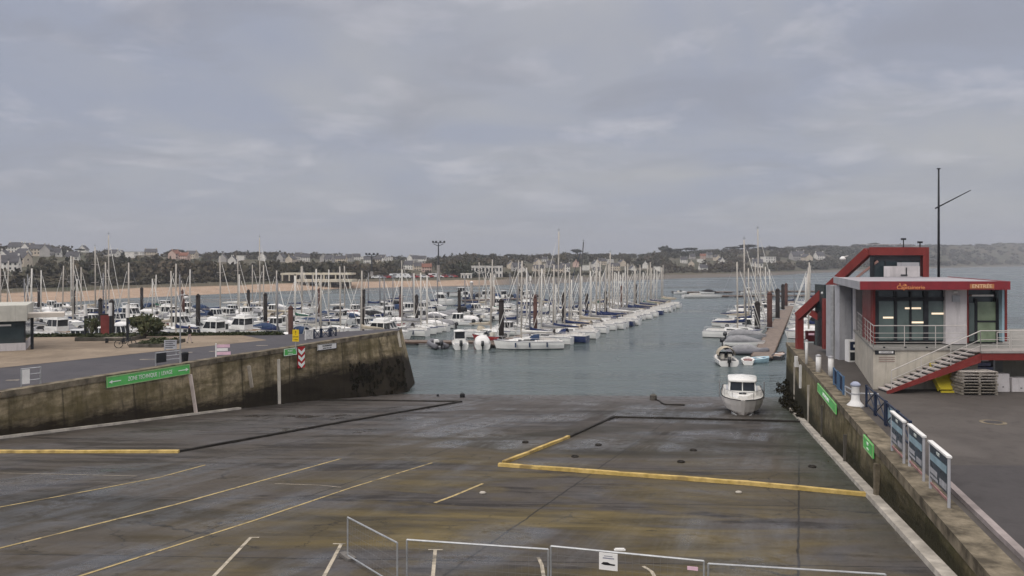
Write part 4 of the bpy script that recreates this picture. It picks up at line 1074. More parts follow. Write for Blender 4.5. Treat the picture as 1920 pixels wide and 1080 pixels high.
# nearest yacht and the three motorboats at the pontoon head
a = at(932, 656, 0); b = at(1052, 655, 0); yc = (a + b) / 2 + Vector((0, 1.4, 0))
big = put_boat(SAIL, 2, yc.x - .1, yc.y, math.pi + math.atan2(b.y - a.y, b.x - a.x), 'nearest white sailing yacht, side on at the end of the pontoon', 'boats moored at the first pontoon', 0, .97)
hp0 = at(745, 651, 0); hp1 = A1 + Vector((2.5, 1, 0)); hp0 = Vector((hp0.x, 121.5, 0)); hp1 = Vector((A1.x + 1.5, 120.5, 0))
pontoon('pontoon', hp0, hp1, 2.4, 'short cross pontoon behind the three small motorboats')
for k, px, lab, dd in ((8, 818, 'grey inflatable boat with raised outboard, left of the three at the pontoon head', 117.0), (0, 862, 'white cabin motorboat stern on, middle of three at the pontoon head', 116.8), (11, 904, 'white motorboat under a rounded white hood at the pontoon head', 117.2)):
    put_boat(MOTO, k, (px - CX) / F * dd, dd, math.radians(90 + (18 if k == 8 else 6)), lab, 'boats at the pontoon head')
# tall masts that break the skyline, boats for the leaning dark mast
for px, yb, ytop, k, nm in ((198, 590, 441, 0, 'yacht with the tallest mast among the left pontoons'), (480, 588, 446, 2, 'yacht with a very tall pale mast in front of the long pavilion'), (173, 592, 463, 5, 'yacht with a tall mast just left of the tallest one'), (128, 596, 480, 1, 'yacht with a tall mast near the far left kiosk'), (406, 600, 480, 0, 'yacht with tall mast left of the very tall pale one'), (1057, 606, 434, 2, 'yacht whose thin pale mast stands tallest over the fairway row'), (1386, 612, 450, 0, 'yacht with a tall mast at the near left end of the right pontoon'), (1412, 594, 430, 2, 'yacht with the tallest mast on the right pontoon')):
    q = at(px, yb, 0); o = copy_tree(SAIL[k][0]); mh = {0: 12.0, 2: 13.4, 5: 11.2, 1: 10.6}[k]
    zs = (H - (ytop - HY) / F * q.y) / mh
    o.location = q; o.rotation_euler = (0, 0, HV + (math.pi if px > 1000 else 0) + (math.pi if px > 1300 else 0)); o.scale = (1.1, 1.1, zs)
    tag(o, 'white ' + nm, 'sailboat', 'tall masted yachts')
    for ch in o.children:      # keep the hull at its natural height
        if ch.name.split('.')[0] in ('hull', 'deck', 'coachroof', 'cockpit', 'rubbing_strake', 'guard_rail', 'boom', 'spray_hood', 'fender'): ch.scale = (1, 1, 1 / zs)
q = at(1092, 606, 0); yb = sailboat(9.6, NAVY, DARKMAST, SAILB, SAILB, 16.6, SAILB); yb.location = q; yb.rotation_euler = (math.radians(2), math.radians(-3.2), HV + math.pi)
tag(yb, 'navy racing yacht with a leaning black mast in the fairway row', 'sailboat', 'tall masted yachts')
# blue hulled boat pair
q = at(1090, 612, 0)
# ------------------------------------------------------------------ right pontoon
R0 = at(1428, 676, 0); RL = 150
pontoon('pontoon', R0, R0 + U * RL, 2.6, 'right hand pontoon leading out beside the harbour office')
i = 0
for px, yb, yt in ((1420, 627, 570), (1443, 620, 552), (1458, 602, 545), (1468, 585, 536), (1474, 578, 534)):
    q = at(px, yb, 0); i += 1; pile(q, H - (yt - HY) / F * q.y, .5 - .02 * i, [PILE, PILER, PILE, PILE, PILER][i - 1], '%s pile, %s from near end of the right pontoon' % (['thick black', 'thick reddish', 'dark', 'dark', 'reddish'][i - 1], ordn(i)))
def rrow(side, ss, psail, nm):
    for i, s in enumerate(ss):
        sail = random.random() < psail; tab = SAIL if sail else MOTO
        k = random.choice([0, 1, 3, 5, 7]) if sail else random.choice([0, 1, 2, 5, 11, 6])
        c = R0 + U * s; cc = c + V * side * (1.8 + tab[k][1] / 2)
        put_boat(tab, k, cc.x, cc.y, HV + (math.pi if side > 0 else 0), '%s, %s boat out %s' % (tab[k][2], ordn(i + 1), nm), 'boats at the right pontoon')
rrow(-1, [30, 34, 38, 43, 47, 52, 58, 63, 69, 75, 82, 90, 98, 108, 118, 130], .55, 'on the left of the right pontoon')
rrow(1, [32, 37, 43, 50, 58, 66, 75, 86, 98, 112, 126, 140], .3, 'on the right of the right pontoon')
cb = cuddy(6.6, WHITE, MOTOR, SAILBEIGE); q = at(1371, 687, 0); cb.location = (q.x, q.y + 3, 0); cb.rotation_euler = (0, 0, math.radians(84)); tag(cb, 'white motorboat with beige canopy moored stern on before the right pontoon', 'motorboat', 'boats at the right pontoon')
for k, (px, py, rz, sc, lab) in enumerate(((1402, 665, -15, 1.0, 'grey covered inflatable boat next to the beige canopied motorboat'), (1396, 650, -22, 1.0, 'white motorboat under a grey cover, beyond the grey inflatable'), (1400, 637, -18, 1.0, 'grey motorboat under a grey cover, farthest of the three covered boats'))):
    q = at(px, py, 0); o = rib(5.4, RUBBER, SAILG) if k == 0 else covered(5.6 + k * .3, WHITE if k == 1 else GREYH, SAILG)
    o.location = q; o.rotation_euler = (0, 0, math.radians(rz)); o.scale = (sc,) * 3; tag(o, lab, 'inflatable boat' if k == 0 else 'motorboat', 'covered boats off the right pontoon')
def dinghy(px, py, rz, hm, im, label, Lh=3.0):
    q = at(px, py, 0); r = thing('rowing_dinghy', label, 'dinghy', q, math.radians(rz), 'small dinghies by the right pontoon')
    add_hull(r, Lh, 1.5, .5, .3, hm, .85, hm, .2)
    m = MB(); m.smooth = True; m.tube([(-Lh * .45, .58, .5), (0, .72, .54), (Lh * .32, .42, .6), (Lh * .44, 0, .66), (Lh * .32, -.42, .6), (0, -.72, .54), (-Lh * .45, -.58, .5)], .12, 7); m.build('gunwale', hm, r)
    m = MB(); loft_box(m, [(-Lh * .4, .5, .48, .55, .95), (Lh * .1, .6, .5, .57, .95), (Lh * .32, .3, .55, .63, .9)]); m.build('well', im, r)
    m = MB(); m.box(-.15, .15, -.6, .6, .575, .64); m.build('thwart', WHITE, r)
dinghy(1424, 680, 20, paint('dinghy pale blue', (.38, .55, .62), .4, .1, 2), CANBLUE, 'pale blue dinghy with deep blue inside at the right pontoon')
dinghy(1402, 682, 75, WHITE, paint('dinghy maroon', (.16, .035, .03), .5, .2, 2), 'white dinghy with maroon inside beside the pale blue one', 2.6)
dinghy(1462, 672, 60, BLACKH, paint('dinghy tan', (.3, .2, .15), .6, .2, 2), 'black dinghy against the right quay wall', 4.2)
# ------------------------------------------------------------------ outer pontoons
pontoon('pontoon', at(868, 566, 0), at(1010, 561, 0), 3.2, 'outer pontoon with dark boats beyond the first yachts')
for i, px in enumerate(range(872, 1010, 12)):
    q = at(px, 561.5, 0); k = [10, 7, 4, 0, 10, 7, 1, 4, 7, 10, 0, 4][i % 12]
    put_boat(MOTO, k, q.x, q.y + 3, math.radians(95), '%s, %s from left on the outer pontoon' % (MOTO[k][2], ordn(i + 1)), 'boats on the outer pontoon', 0, 1.1)
pontoon('pontoon', at(1262, 550, 0), at(1372, 549, 0), 4, 'breakwater pontoon across the harbour mouth, left of the tall masts')
pontoon('pontoon', at(1350, 557, 0), at(1545, 556, 0), 4, 'nearer breakwater pontoon behind the right pontoon masts')
pontoon('pontoon', at(1392, 548, 0), at(1560, 548, 0), 4, 'farther breakwater pontoon running behind the harbour office')
q = at(1318, 558, 0)
wb = thing('barge', 'long low white work barge lying at the breakwater pontoon', 'barge', q, math.radians(2))
add_hull(wb, 14, 4.2, .95, .1, WHITE, .95, ANTIFOUL, .8); m = MB(); m.box(-4.5, -1, -1.2, 1.2, .95, 1.5); m.build('hatch', DECK, wb)
for i, px in enumerate((1276, 1325, 1402, 1424)):
    q = at(px, 551, 0); k = [2, 4, 0, 5][i]; put_boat(MOTO, k, q.x, q.y, math.radians([5, 170, 10, 0][i]), MOTO[k][2] + ' lying along the breakwater pontoon, ' + ordn(i + 1) + ' from left', 'boats at the breakwater')
q = at(830, 572, 0); put_boat(MOTO, 6, q.x, q.y, math.radians(10), 'white motor cruiser lying alone beyond the left pontoons', 'boats at the breakwater')
q = at(866, 556, 0); put_boat(MOTO, 1, q.x, q.y, math.radians(20), 'white cabin boat anchored beyond the end of the outer pontoon', 'boats at the breakwater', 0, 1.3)
for px, yb, yt, lab in ((884, 562, 530, 'white topped pile at the left end of the outer pontoon'), (975, 560, 538, 'dark pile in the middle of the outer pontoon')):
    q = at(px, yb, 0); pile(q, H - (yt - HY) / F * q.y, .55, PILEG if px == 884 else PILE, lab, px == 884)
q = at(1485, 577, 0); put_boat(SAIL, 7, q.x, q.y, HV, 'small white sailing boat moored on its own off the right pontoon', 'boats at the right pontoon', 0, .9)

# ------------------------------------------------------------------ boat on its trailer on the slipway
sb = slip(1393, 779); SBZ = slip_z(sb.x, sb.y + 2)
pitch = math.atan((slip_z(sb.x, sb.y + 5) - slip_z(sb.x, sb.y)) / 5)
bs = thing('cabin_motorboat', 'white cabin motorboat with wheelhouse standing on a trailer on the slipway', 'motorboat', (sb.x + 3.0 * .27, sb.y + 3.0, slip_z(sb.x, sb.y + 3.0) + .52), 0)
bs.rotation_euler = (0, -pitch * .8, math.radians(-105))
Lh, B, fb = 6.4, 3.15, .82
add_hull(bs, Lh, B, fb, .28, paint('gelcoat chalky', (.6, .57, .54), .4, .15, .8), .92, paint('gelcoat chalky low', (.5, .46, .43), .5, .2, .8), .45, BLACKR, BTF)
m = MB(); loft_box(m, [(Lh * .02, B * .36, fb, fb + .32, .85), (Lh * .24, B * .29, fb + .05, fb + .38, .8), (Lh * .36, B * .13, fb + .15, fb + .34, .7)]); m.build('foredeck', WHITE, bs)
m = MB(); m.box(Lh * .2, Lh * .28, -.26, .26, fb + .36, fb + .42); m.build('deck_hatch', DARKGL, bs)
wheelhouse(bs, -Lh * .16, Lh * .1, B * .345, fb - .1, fb + 1.12, .4, WHITE, WHITE, .3)
bow_rail(bs, Lh, B, fb); outboard(bs, -Lh * .5, fb * .8, 1.2)
m = MB(); m.box(-Lh * .47, -Lh * .18, -B * .38, B * .38, fb - .02, fb + .04); m.build('cockpit_sole', GREYH, bs)
tr = thing('boat_trailer', 'galvanised boat trailer under the boat on the slipway', 'trailer', (sb.x + 3.0 * .27, sb.y + 3.0, slip_z(sb.x, sb.y + 3.0)), 0)
tr.rotation_euler = (0, -pitch, math.radians(-105))
m = MB()
for s in (-1, 1): m.beam((-2.8, s * .95, .42), (2.2, s * .75, .42), .12, .14); m.beam((2.2, s * .75, .42), (4.4, 0, .4), .12, .14)
for x in (-2.4, -.6, 1.4): m.beam((x, -.92, .46), (x, .92, .46), .1, .1)
m.build('frame', GALV, tr)
for s in (-1, 1):
    m = MB(); m.smooth = True; m.tube([(-1.1, s * 1.18 - .11, .32), (-1.1, s * 1.18 + .11, .32)], .32, 14); w = m.build('wheel', BLACKR, tr)
    m = MB(); m.tube([(-1.1, s * 1.18 - .12, .32), (-1.1, s * 1.18 + .12, .32)], .16, 10); m.build('rim', GALV, w)
    m = MB(); m.beam((-2.7, s * 1.0, .42), (-2.7, s * 1.72, .42), .08, .08); m.tube([(-2.7, s * 1.72, .38), (-2.7, s * 1.72, 1.75)], .045, 6); m.build('guide_post', GALV, tr)
    m = MB(); m.beam((-2.4, s * .7, .62), (1.2, s * .55, .62), .14, .1); m.build('bunk', BLACKR, tr)
m = MB(); m.tube([(4.4, 0, .4), (4.9, 0, .36)], .05, 6); m.tube([(4.2, 0, .4), (4.2, 0, -.02)], .04, 6); m.build('jockey_leg', GALV, tr)
# mooring blocks and chain at the water's edge
def block(px, py, s, label, mat):
    p = slip(px, py); r = MB(); n = 10
    r.lathe([(s * .95, -.1), (s, .1), (s * .95, s * 1.3), (s * .6, s * 1.55)], n)
    r.tube([(-s * .3, 0, s * 1.5), (-s * .2, 0, s * 1.9), (s * .2, 0, s * 1.9), (s * .3, 0, s * 1.5)], s * .08, 5)
    o = r.build('mooring_block', mat); o.location = p; tag(o, label, 'mooring block', 'mooring blocks on the slipway'); return p
block(867, 745, .23, 'dark mooring block standing in the wet edge, left side of the slipway', BLACKR)
block(821, 743, .12, 'small dark mooring block left of the bigger one at the water edge', BLACKR)
p = block(1225, 750, .32, 'mossy mooring block with a chain trailing from it near the water', STONE)
m = MB(); m.smooth = True
pts = [slip(1229, 750), slip(1237, 753), slip(1241, 757), slip(1248, 759.5), slip(1266, 760), slip(1284, 760.5)]; m.tube([q + Vector((0, 0, .05)) for q in pts], .07, 6); tag(m.build('chain', DKERB), 'dark heavy chain lying on the slipway from the mossy block', 'chain')
for i, (px, py, s) in enumerate(((676, 737, .16), (745, 737, .14))):
    p = slip(px, py); m = MB(); m.smooth = True; m.ball((0, 0, s * .7), s, s, s, 10, 7); o = m.build('float_buoy', WHITE); o.location = p; tag(o, ['white buoy lying below the left wall, nearer one', 'white buoy lying below the left wall corner, farther one'][i], 'buoy', 'buoys at the foot of the wall')
for i, (pa, pb) in enumerate((((625, 744), (675, 739)), ((566, 752), (600, 744)))):
    a, b = slip(*pa), slip(*pb); m = MB(); m.tube([a + Vector((0, 0, .12)), b + Vector((0, 0, .12))], .11, 7); tag(m.build('pipe', KERBW), ['pale pipe lying along the foot of the left wall', 'short pale beam end lying by the left wall'][i], 'pipe')
random.seed(5)
# posts and signs on the left wall
def wallpoint_l(px, py, off=.05):
    # point on the left wall face seen at a photo pixel
    best = None
    for i in range(len(lgrid) - 1):
        a, b = lgrid[i], lgrid[i + 1]
        for j in range(6):
            for u in range(5):
                for v in range(5):
                    q = a[j].lerp(b[j], u / 4).lerp(a[j + 1].lerp(b[j + 1], u / 4), v / 4)
                    if q.y < 1: continue
                    e = (CX + q.x / q.y * F - px) ** 2 + (HY + (H - q.z) / q.y * F - py) ** 2
                    if best is None or e < best[0]: best = (e, q)
    q = best[1]
    return Vector((q.x + off * .92, q.y - off * .38, q.z))
def wallpost(top, bot, w, mat, label, wp, grp):
    a, b = wp(*top), wp(*bot); m = MB(); m.beam(b - Vector((0, 0, .15)), a, w, w * .7, (0, 1, 0)); o = m.build('wall_post', mat); tag(o, label, 'post', grp)
wallpost((356, 703), (366, 773), .24, paint('post white', (.7, .6, .54), .6, .25, 1), 'white timber post against the left wall, beside the long green banner', wallpoint_l, 'white posts on the left wall')
wallpost((461, 688), (466, 724), .26, paint('post faded', (.45, .4, .33), .7, .35, 1.4), 'short faded post halfway along the left wall', wallpoint_l, 'white posts on the left wall')
wallpost((517, 674), (528, 754), .22, paint('post white2', (.68, .63, .55), .6, .25, 1), 'thin white post against the left wall, right of the faded one', wallpoint_l, 'white posts on the left wall')
wallpost((747, 624), (753, 648), .26, KERBW, 'pale fender post on the outer corner of the left quay', wallpoint_l, 'white posts on the left wall')
def wallsign(name, label, tl, bl, tr_, br, wp, mat, frame_m, lines, cat='sign', grp=None, arrow=False, thick=.05):
    A, Bq, C, D = wp(*tl), wp(*bl), wp(*tr_), wp(*br)
    x = (C - A); x.z = 0; w = x.length; x.normalize(); h = ((A.z - Bq.z) + (C.z - D.z)) / 2
    c = (A + Bq + C + D) / 4; M = frame(c, x, (0, 0, 1))
    r = thing(name, label, cat, (0, 0, 0), 0, grp)
    def put(nm, x0, x1, y0, y1, z0, z1, mt):
        m = MB(); m.box(x0, x1, y0, y1, z0, z1); m.v = [tuple(M @ Vector(v)) for v in m.v]; return m.build(nm, mt, r)
    put('board', -w / 2, w / 2, -h / 2, h / 2, .02, .02 + thick, mat)
    m = MB(); e = min(.05, h * .08)
    for q in ((-w / 2, w / 2, h / 2 - e, h / 2), (-w / 2, w / 2, -h / 2, -h / 2 + e), (-w / 2, -w / 2 + e, -h / 2 + e, h / 2 - e), (w / 2 - e, w / 2, -h / 2 + e, h / 2 - e)): m.box(*q, .02 + thick + .002, .035 + thick)
    m.v = [tuple(M @ Vector(v)) for v in m.v]; m.build('border', frame_m, r)
    for body, sz, oy, mt, sq in lines:
        text_mesh(body, sz * h, mt, M @ Matrix.Translation((0, oy * h, .032 + thick)), 'lettering', r, .008, 'CENTER', sq)
    if arrow:
        for s in (-1, 1):
            m = MB(); x0 = s * (w / 2 - .25); x1 = s * (w / 2 - 1.05); z = .03 + thick
            m.box(min(x0, x1), max(x0, x1), -.03, .03, z, z + .012)
            m.add([(x0 + s * .12, 0, z + .014), (x0 - s * .14, .12, z + .014), (x0 - s * .14, -.12, z + .014)], [(0, 1, 2)])
            m.v = [tuple(M @ Vector(v)) for v in m.v]; m.build('arrow', INKW, r)
    return r, M, w, h
wallsign('banner', 'long green banner with pale lettering and an arrow at each end, on the left wall', (195, 708), (198, 725), (346, 685), (347, 702), wallpoint_l, SIGNG, paint('banner hem', (.35, .5, .25), .6, .2, 2), [('ZONE TECHNIQUE  |  LEVAGE', .55, 0, INKW, .72)], 'banner', None, True)
wallsign('wall_sign', 'small green sign beside the red and white chevron board on the left wall', (532, 655), (533, 667), (553, 651), (554, 663), wallpoint_l, SIGNG, INKW, [('PORT', .42, .12, INKW, 1), ('plaisance', .26, -.24, INKW, 1)])
wallsign('wall_sign', 'white sign with two black lines of lettering near the end of the left wall', (597, 647), (599, 658), (629, 641), (630, 652), wallpoint_l, SIGNW, INK, [('STATIONNEMENT', .36, .16, INK, .72), ('INTERDIT SUR LA CALE', .22, -.22, INK, .8)])
# chevron board
r, M, w, h = wallsign('chevron_board', 'red board with three white chevrons pointing down on the left wall', (555, 652), (560, 690), (564, 650), (571, 689), wallpoint_l, SIGNR, SIGNR, [], 'sign')
w = max(w, .62)
for i in range(3):
    y = h * (.36 - i * .3); m = MB()
    for s in (-1, 1): m.add([(s * w * .46, y + .12, .1), (s * w * .46, y - .14, .1), (0, y - .46, .1), (0, y - .14, .1)], [(0, 1, 2, 3)])
    m.v = [tuple(M @ Vector(v)) for v in m.v]; m.build('chevron', INKW, r)
# yellow notice on a pole
p = at(556, 656, QZ + .1)
ys = thing('notice_sign', 'yellow notice on a pole at the top of the left wall', 'sign', (p.x - .2, p.y + .5, QZ), 0)
m = MB(); m.tube([(0, .03, 0), (0, .03, 1.75)], .045, 6); m.build('pole', GALV, ys)
m = MB(); m.box(-.26, .26, -.03, 0, .72, 1.68); m.build('panel', SIGNY, ys)
text_mesh('!', .42, INK, frame((0, -.035, 1.42), (1, 0, 0), (0, 0, 1)), 'symbol', ys); text_mesh('DANGER', .11, INK, frame((0, -.035, 1.1), (1, 0, 0), (0, 0, 1)), 'lettering', ys); text_mesh('cale glissante', .07, INK, frame((0, -.035, .88), (1, 0, 0), (0, 0, 1)), 'lettering', ys)
# dark barriers with crosses
def cross_barrier(name, p, ang, w, h, fm, pm, label, grp, cross=True, infill=None, posts_h=None):
    r = thing(name, label, 'barrier', p, ang, grp)
    for s in (-1, 1):
        m = MB(); m.box(s * w / 2 - .05, s * w / 2 + .05, -.05, .05, 0, (posts_h or h)); m.build('post', fm, r)
    m = MB()
    for z in (.16, h - .06): m.box(-w / 2 + .052, w / 2 - .052, -.03, .03, z - .03, z + .03)
    m.build('rail', fm, r)
    if cross:
        m = MB(); m.beam((-w / 2 + .07, -.012, .2), (w / 2 - .07, -.012, h - .1), .04, .04); m.beam((-w / 2 + .07, .03, h - .1), (w / 2 - .07, .03, .2), .04, .04); m.build('cross_brace', fm, r)
    if infill is not None:
        m = MB(); m.box(-w / 2 + .06, w / 2 - .06, .052, .075, .2, h - .1); m.build('panel', infill, r)
    return r
pts = [at(567, 641, QZ), at(583, 639.5, QZ), at(599, 638, QZ), at(614, 637, QZ), at(629, 635, QZ)]
for i, (a, b) in enumerate(zip(pts, pts[1:])):
    c = (a + b) / 2; d = b - a
    cross_barrier('barrier', (c.x, c.y + .8, QZ + .02), math.atan2(d.y, d.x), .74, 1.0, BLUEM if i else WHITEP, None, ['white cross barrier panel next to the yellow notice', 'dark cross barrier, first right of the white panel', 'dark cross barrier, second right of the white panel', 'dark cross barrier at the end, by the white wall sign'][i], 'barriers on the left quay', True, SIGNW if i == 0 else None)
# railings at the left edge
def rail_frame(px0, px1, pyb, ytop, label, panel=None, n=3):
    a, b = at(px0, pyb, QZ), at(px1, pyb - (px1 - px0) * .12, QZ); d = b - a; w = d.length; h = (pyb - ytop) / F * a.y
    r = thing('railing', label, 'railing', (a.x, a.y, QZ + .1), math.atan2(d.y, d.x), 'railings at the edge of the left quay')
    for x in (0, w):
        m = MB(); m.tube([(x, 0, -.1), (x, 0, h)], .04, 6); m.build('post', GALV, r)
    for k in range(n):
        m = MB(); z = h * (.28 + .68 * k / (n - 1)); m.tube([(0, 0, z), (w, 0, z)], .035, 6); m.build('bar', GALV, r)
    if panel:
        m = MB(); m.box(.02, w * .4, -.08, -.05, .1, h * .92); m.build('panel', panel, r)
rail_frame(40, 76, 727, 694, 'galvanised railing with a white panel at the near edge of the left quay', SIGNW)
rail_frame(292, 338, 686, 664, 'galvanised railing above the right end of the long green banner', BLACKP)
# pink and white signs
p = at(417, 670, QZ); ps = thing('direction_sign', 'pink and white direction boards on a short post on the left quay', 'sign', (p.x, p.y, QZ), math.radians(18))
m = MB(); m.tube([(-.45, 0, 0), (-.45, 0, 1.05)], .06, 6); m.build('post', WHITEP, ps)
for i, (z, w) in enumerate(((.85, .95), (.58, .8), (.3, 1.0))):
    m = MB(); m.box(-.42, -.42 + w, -.03, .01, z - .11, z + .11); m.build('board', [SIGNP, SIGNW, SIGNP][i], ps)
# lamp with globe, litter bin, notice panel
p = at(338, 683, QZ); lp = thing('street_lamp', 'slim grey lamp post with a white globe camera head on the left quay', 'street lamp', (p.x, p.y, QZ), 0)
hl = (683 - 552) / F * p.y
m = MB(); m.tube([(0, 0, 0), (0, 0, hl)], .055, 8, .04); m.build('pole', GALV, lp)
m = MB(); m.tube([(0, 0, hl - .05), (.38, 0, hl - .02)], .03, 6); m.build('arm', GALV, lp)
m = MB(); m.smooth = True; m.ball((.42, 0, hl - .22), .17, .17, .17, 10, 7); m.build('globe', WHITEP, lp)
m = MB(); m.tube([(.42, 0, hl - .02), (.42, 0, hl - .1)], .12, 8); m.build('cap', BLACKP, lp)
p = at(347, 679, QZ); lb = thing('litter_bin', 'black litter bin beside the lamp post on the left quay', 'bin', (p.x, p.y, QZ), .4)
m = MB(); m.lathe([(.2, 0), (.24, .6)], 12); m.build('body', BLACKR, lb); m = MB(); m.smooth = True; m.lathe([(.26, .602), (.22, .7), (.1, .76)], 12); m.build('lid', BLACKP, lb)
p = at(311, 668, QZ); nb = thing('notice_board', 'small grey notice board on two legs behind the railing on the left quay', 'notice board', (p.x, p.y + .8, QZ), .2)
m = MB(); m.box(-.45, .45, -.04, .04, .45, 1.15); m.build('panel', GREYW, nb)
for s in (-1, 1): m = MB(); m.tube([(s * .4, .08, 0), (s * .4, .08, 1.15)], .04, 6); m.build('leg', GALV, nb)
m = MB()
for k in range(4): m.box(-.35, .35 - .15 * (k % 2), -.05, -.042, 1.02 - k * .15, 1.06 - k * .15)
m.build('printed_lines', INK, nb)
# lamp columns along the far edge
for i, (px, yb, yt) in enumerate(((160, 631, 571), (207, 635, 568), (239, 640, 571))):
    p = at(px, yb, QZ); hh = (yb - yt) / F * p.y
    o = thing('lamp_column', ['left', 'middle', 'right'][i] + ' one of three dark lamp columns with long white heads by the promenade planters', 'lamp column', (p.x, p.y, QZ), 0, 'lamp columns on the promenade')
    m = MB(); m.tube([(0, 0, 0), (0, 0, hh * .64)], .13, 8, .11); m.build('column', BLACKP, o)
    m = MB(); m.tube([(0, 0, hh * .642), (0, 0, hh)], .15, 10); m.build('lamp_head', WHITEP, o)
    m = MB(); m.lathe([(.24, 0), (.2, .12), (.14, .16)], 8); m.build('base', BLACKP, o)
p = at(200, 632, QZ); o = thing('totem_sign', 'rust red totem panel standing between two lamp columns', 'sign', (p.x - .1, p.y, QZ), .1)
m = MB(); m.box(-.42, .42, -.1, .1, .1, 2.1); m.build('panel', paint('totem red', (.2, .05, .045), .6, .3, 1), o); m = MB(); m.box(-.46, .46, -.13, .13, 2.102, 2.22); m.build('cap', BLACKP, o)
m = MB(); m.box(-.5, .5, -.18, .18, 0, .098); m.build('plinth', BLACKP, o)
# tamarisk bushes, low beds
def bush(px, yb, yt, w, label, n=16):
    p = at(px, yb, QZ); hh = (yb - yt) / F * p.y; rw = w / 2 / F * p.y
    r = thing('tamarisk_bush', label, 'bush', (p.x, p.y, QZ), 0, 'tamarisk bushes on the promenade')
    m = MB()
    for k in range(6):
        a = k * 1.05; m.tube([(0, 0, 0), (math.cos(a) * rw * .25, math.sin(a) * rw * .25, hh * .35), (math.cos(a) * rw * .6, math.sin(a) * rw * .6, hh * .75)], .07, 5, .02)
    m.build('trunk', BARK, r)
    cr = [(random.uniform(-.75, .75) * rw, random.uniform(-.6, .6) * rw, hh * random.uniform(.38, .85), rw * random.uniform(.22, .4), hh * random.uniform(.14, .26)) for _ in range(n)]
    t2 = [t * 1.0 for t in TEMPL]
    o = bpy.data.objects.new('crown', crown_mesh('crown', cr, TAMA, t2)); COL.objects.link(o); o.parent = r
bush(272, 634, 591, 60, 'large green tamarisk bush right of the lamp columns', 26)
bush(172, 631, 596, 26, 'small dark tamarisk bush right of the left lamp column', 14)
def bed(px0, px1, y0, y1, hh, label):
    a, b = at(px0, y0, QZ), at(px1, y0, QZ); back = at(px0, y1, QZ).y - a.y
    r = thing('planter_bed', label, 'planter', (a.x, a.y, QZ), 0, 'planter beds on the promenade'); w = b.x - a.x
    m = MB()
    for q in ((0, w, 0, .22), (0, w, back - .22, back), (0, .22, .222, back - .222), (w - .22, w, .222, back - .222)): m.box(*q, 0, hh)
    m.build('wall', STONE, r)
    cr = [(random.uniform(.4, w - .4), random.uniform(.3, back - .3), hh * .9, random.uniform(.3, .5), .24) for _ in range(int(w * 5))]
    o = bpy.data.objects.new('planting', crown_mesh('planting', cr, HEDGE, TEMPL)); COL.objects.link(o); o.parent = r; o['kind'] = 'stuff'
bed(140, 245, 640, 634, .35, 'low stone planter bed with dark shrubs beneath the lamp columns')
bed(242, 303, 652, 641, .3, 'low stone planter bed nearer the road, right of the fallen board')
m = MB(); cr = [(lerp(-46, -22.5, t) , lerp(76, 78.4, t), QZ + .1, .35, .22) for t in [k / 150 for k in range(150)]]
o = bpy.data.objects.new('grass_verge', crown_mesh('grass_verge', cr, HEDGE, TEMPL)); COL.objects.link(o); tag(o, 'dark low grass verge along the far edge of the promenade', 'grass', None, 'stuff')
a, b = at(196, 643, QZ), at(222, 640, QZ); o = thing('bench', 'pale plank bench with a dark leaning support on the promenade', 'bench', (a.x, a.y, QZ), .05)
m = MB(); m.box(0, 1.8, -.2, .2, .42, .5); m.build('seat', WOODP, o)
for x in (.2, 1.6): m = MB(); m.box(x - .06, x + .06, -.18, .18, 0, .42); m.build('leg', BLACKP, o)
p = at(235, 652, QZ); o = thing('bicycle', 'dark bicycle leaning by the promenade planter', 'bicycle', (p.x, p.y, QZ), .5)
for x in (-.5, .5):
    m = MB(); m.tube([(x + .32 * math.cos(t), 0, .33 + .32 * math.sin(t)) for t in [2 * math.pi * k / 14 for k in range(15)]], .03, 5, None, False); m.build('wheel', BLACKR, o)
m = MB(); m.tube([(-.5, 0, .33), (-.15, 0, .78), (.38, 0, .8), (.5, 0, .33)], .03, 5); m.tube([(-.5, 0, .33), (0, 0, .35), (.38, 0, .8)], .03, 5); m.tube([(0, 0, .35), (-.18, 0, .92)], .025, 5); m.tube([(.36, -.25, .98), (.38, 0, .95), (.36, .25, .98)], .02, 5); m.tube([(.38, 0, .8), (.38, 0, .95)], .02, 5); m.build('frame', BLACKP, o)
m = MB(); m.box(-.3, -.08, -.06, .06, .92, .98); m.build('saddle', BLACKR, o)
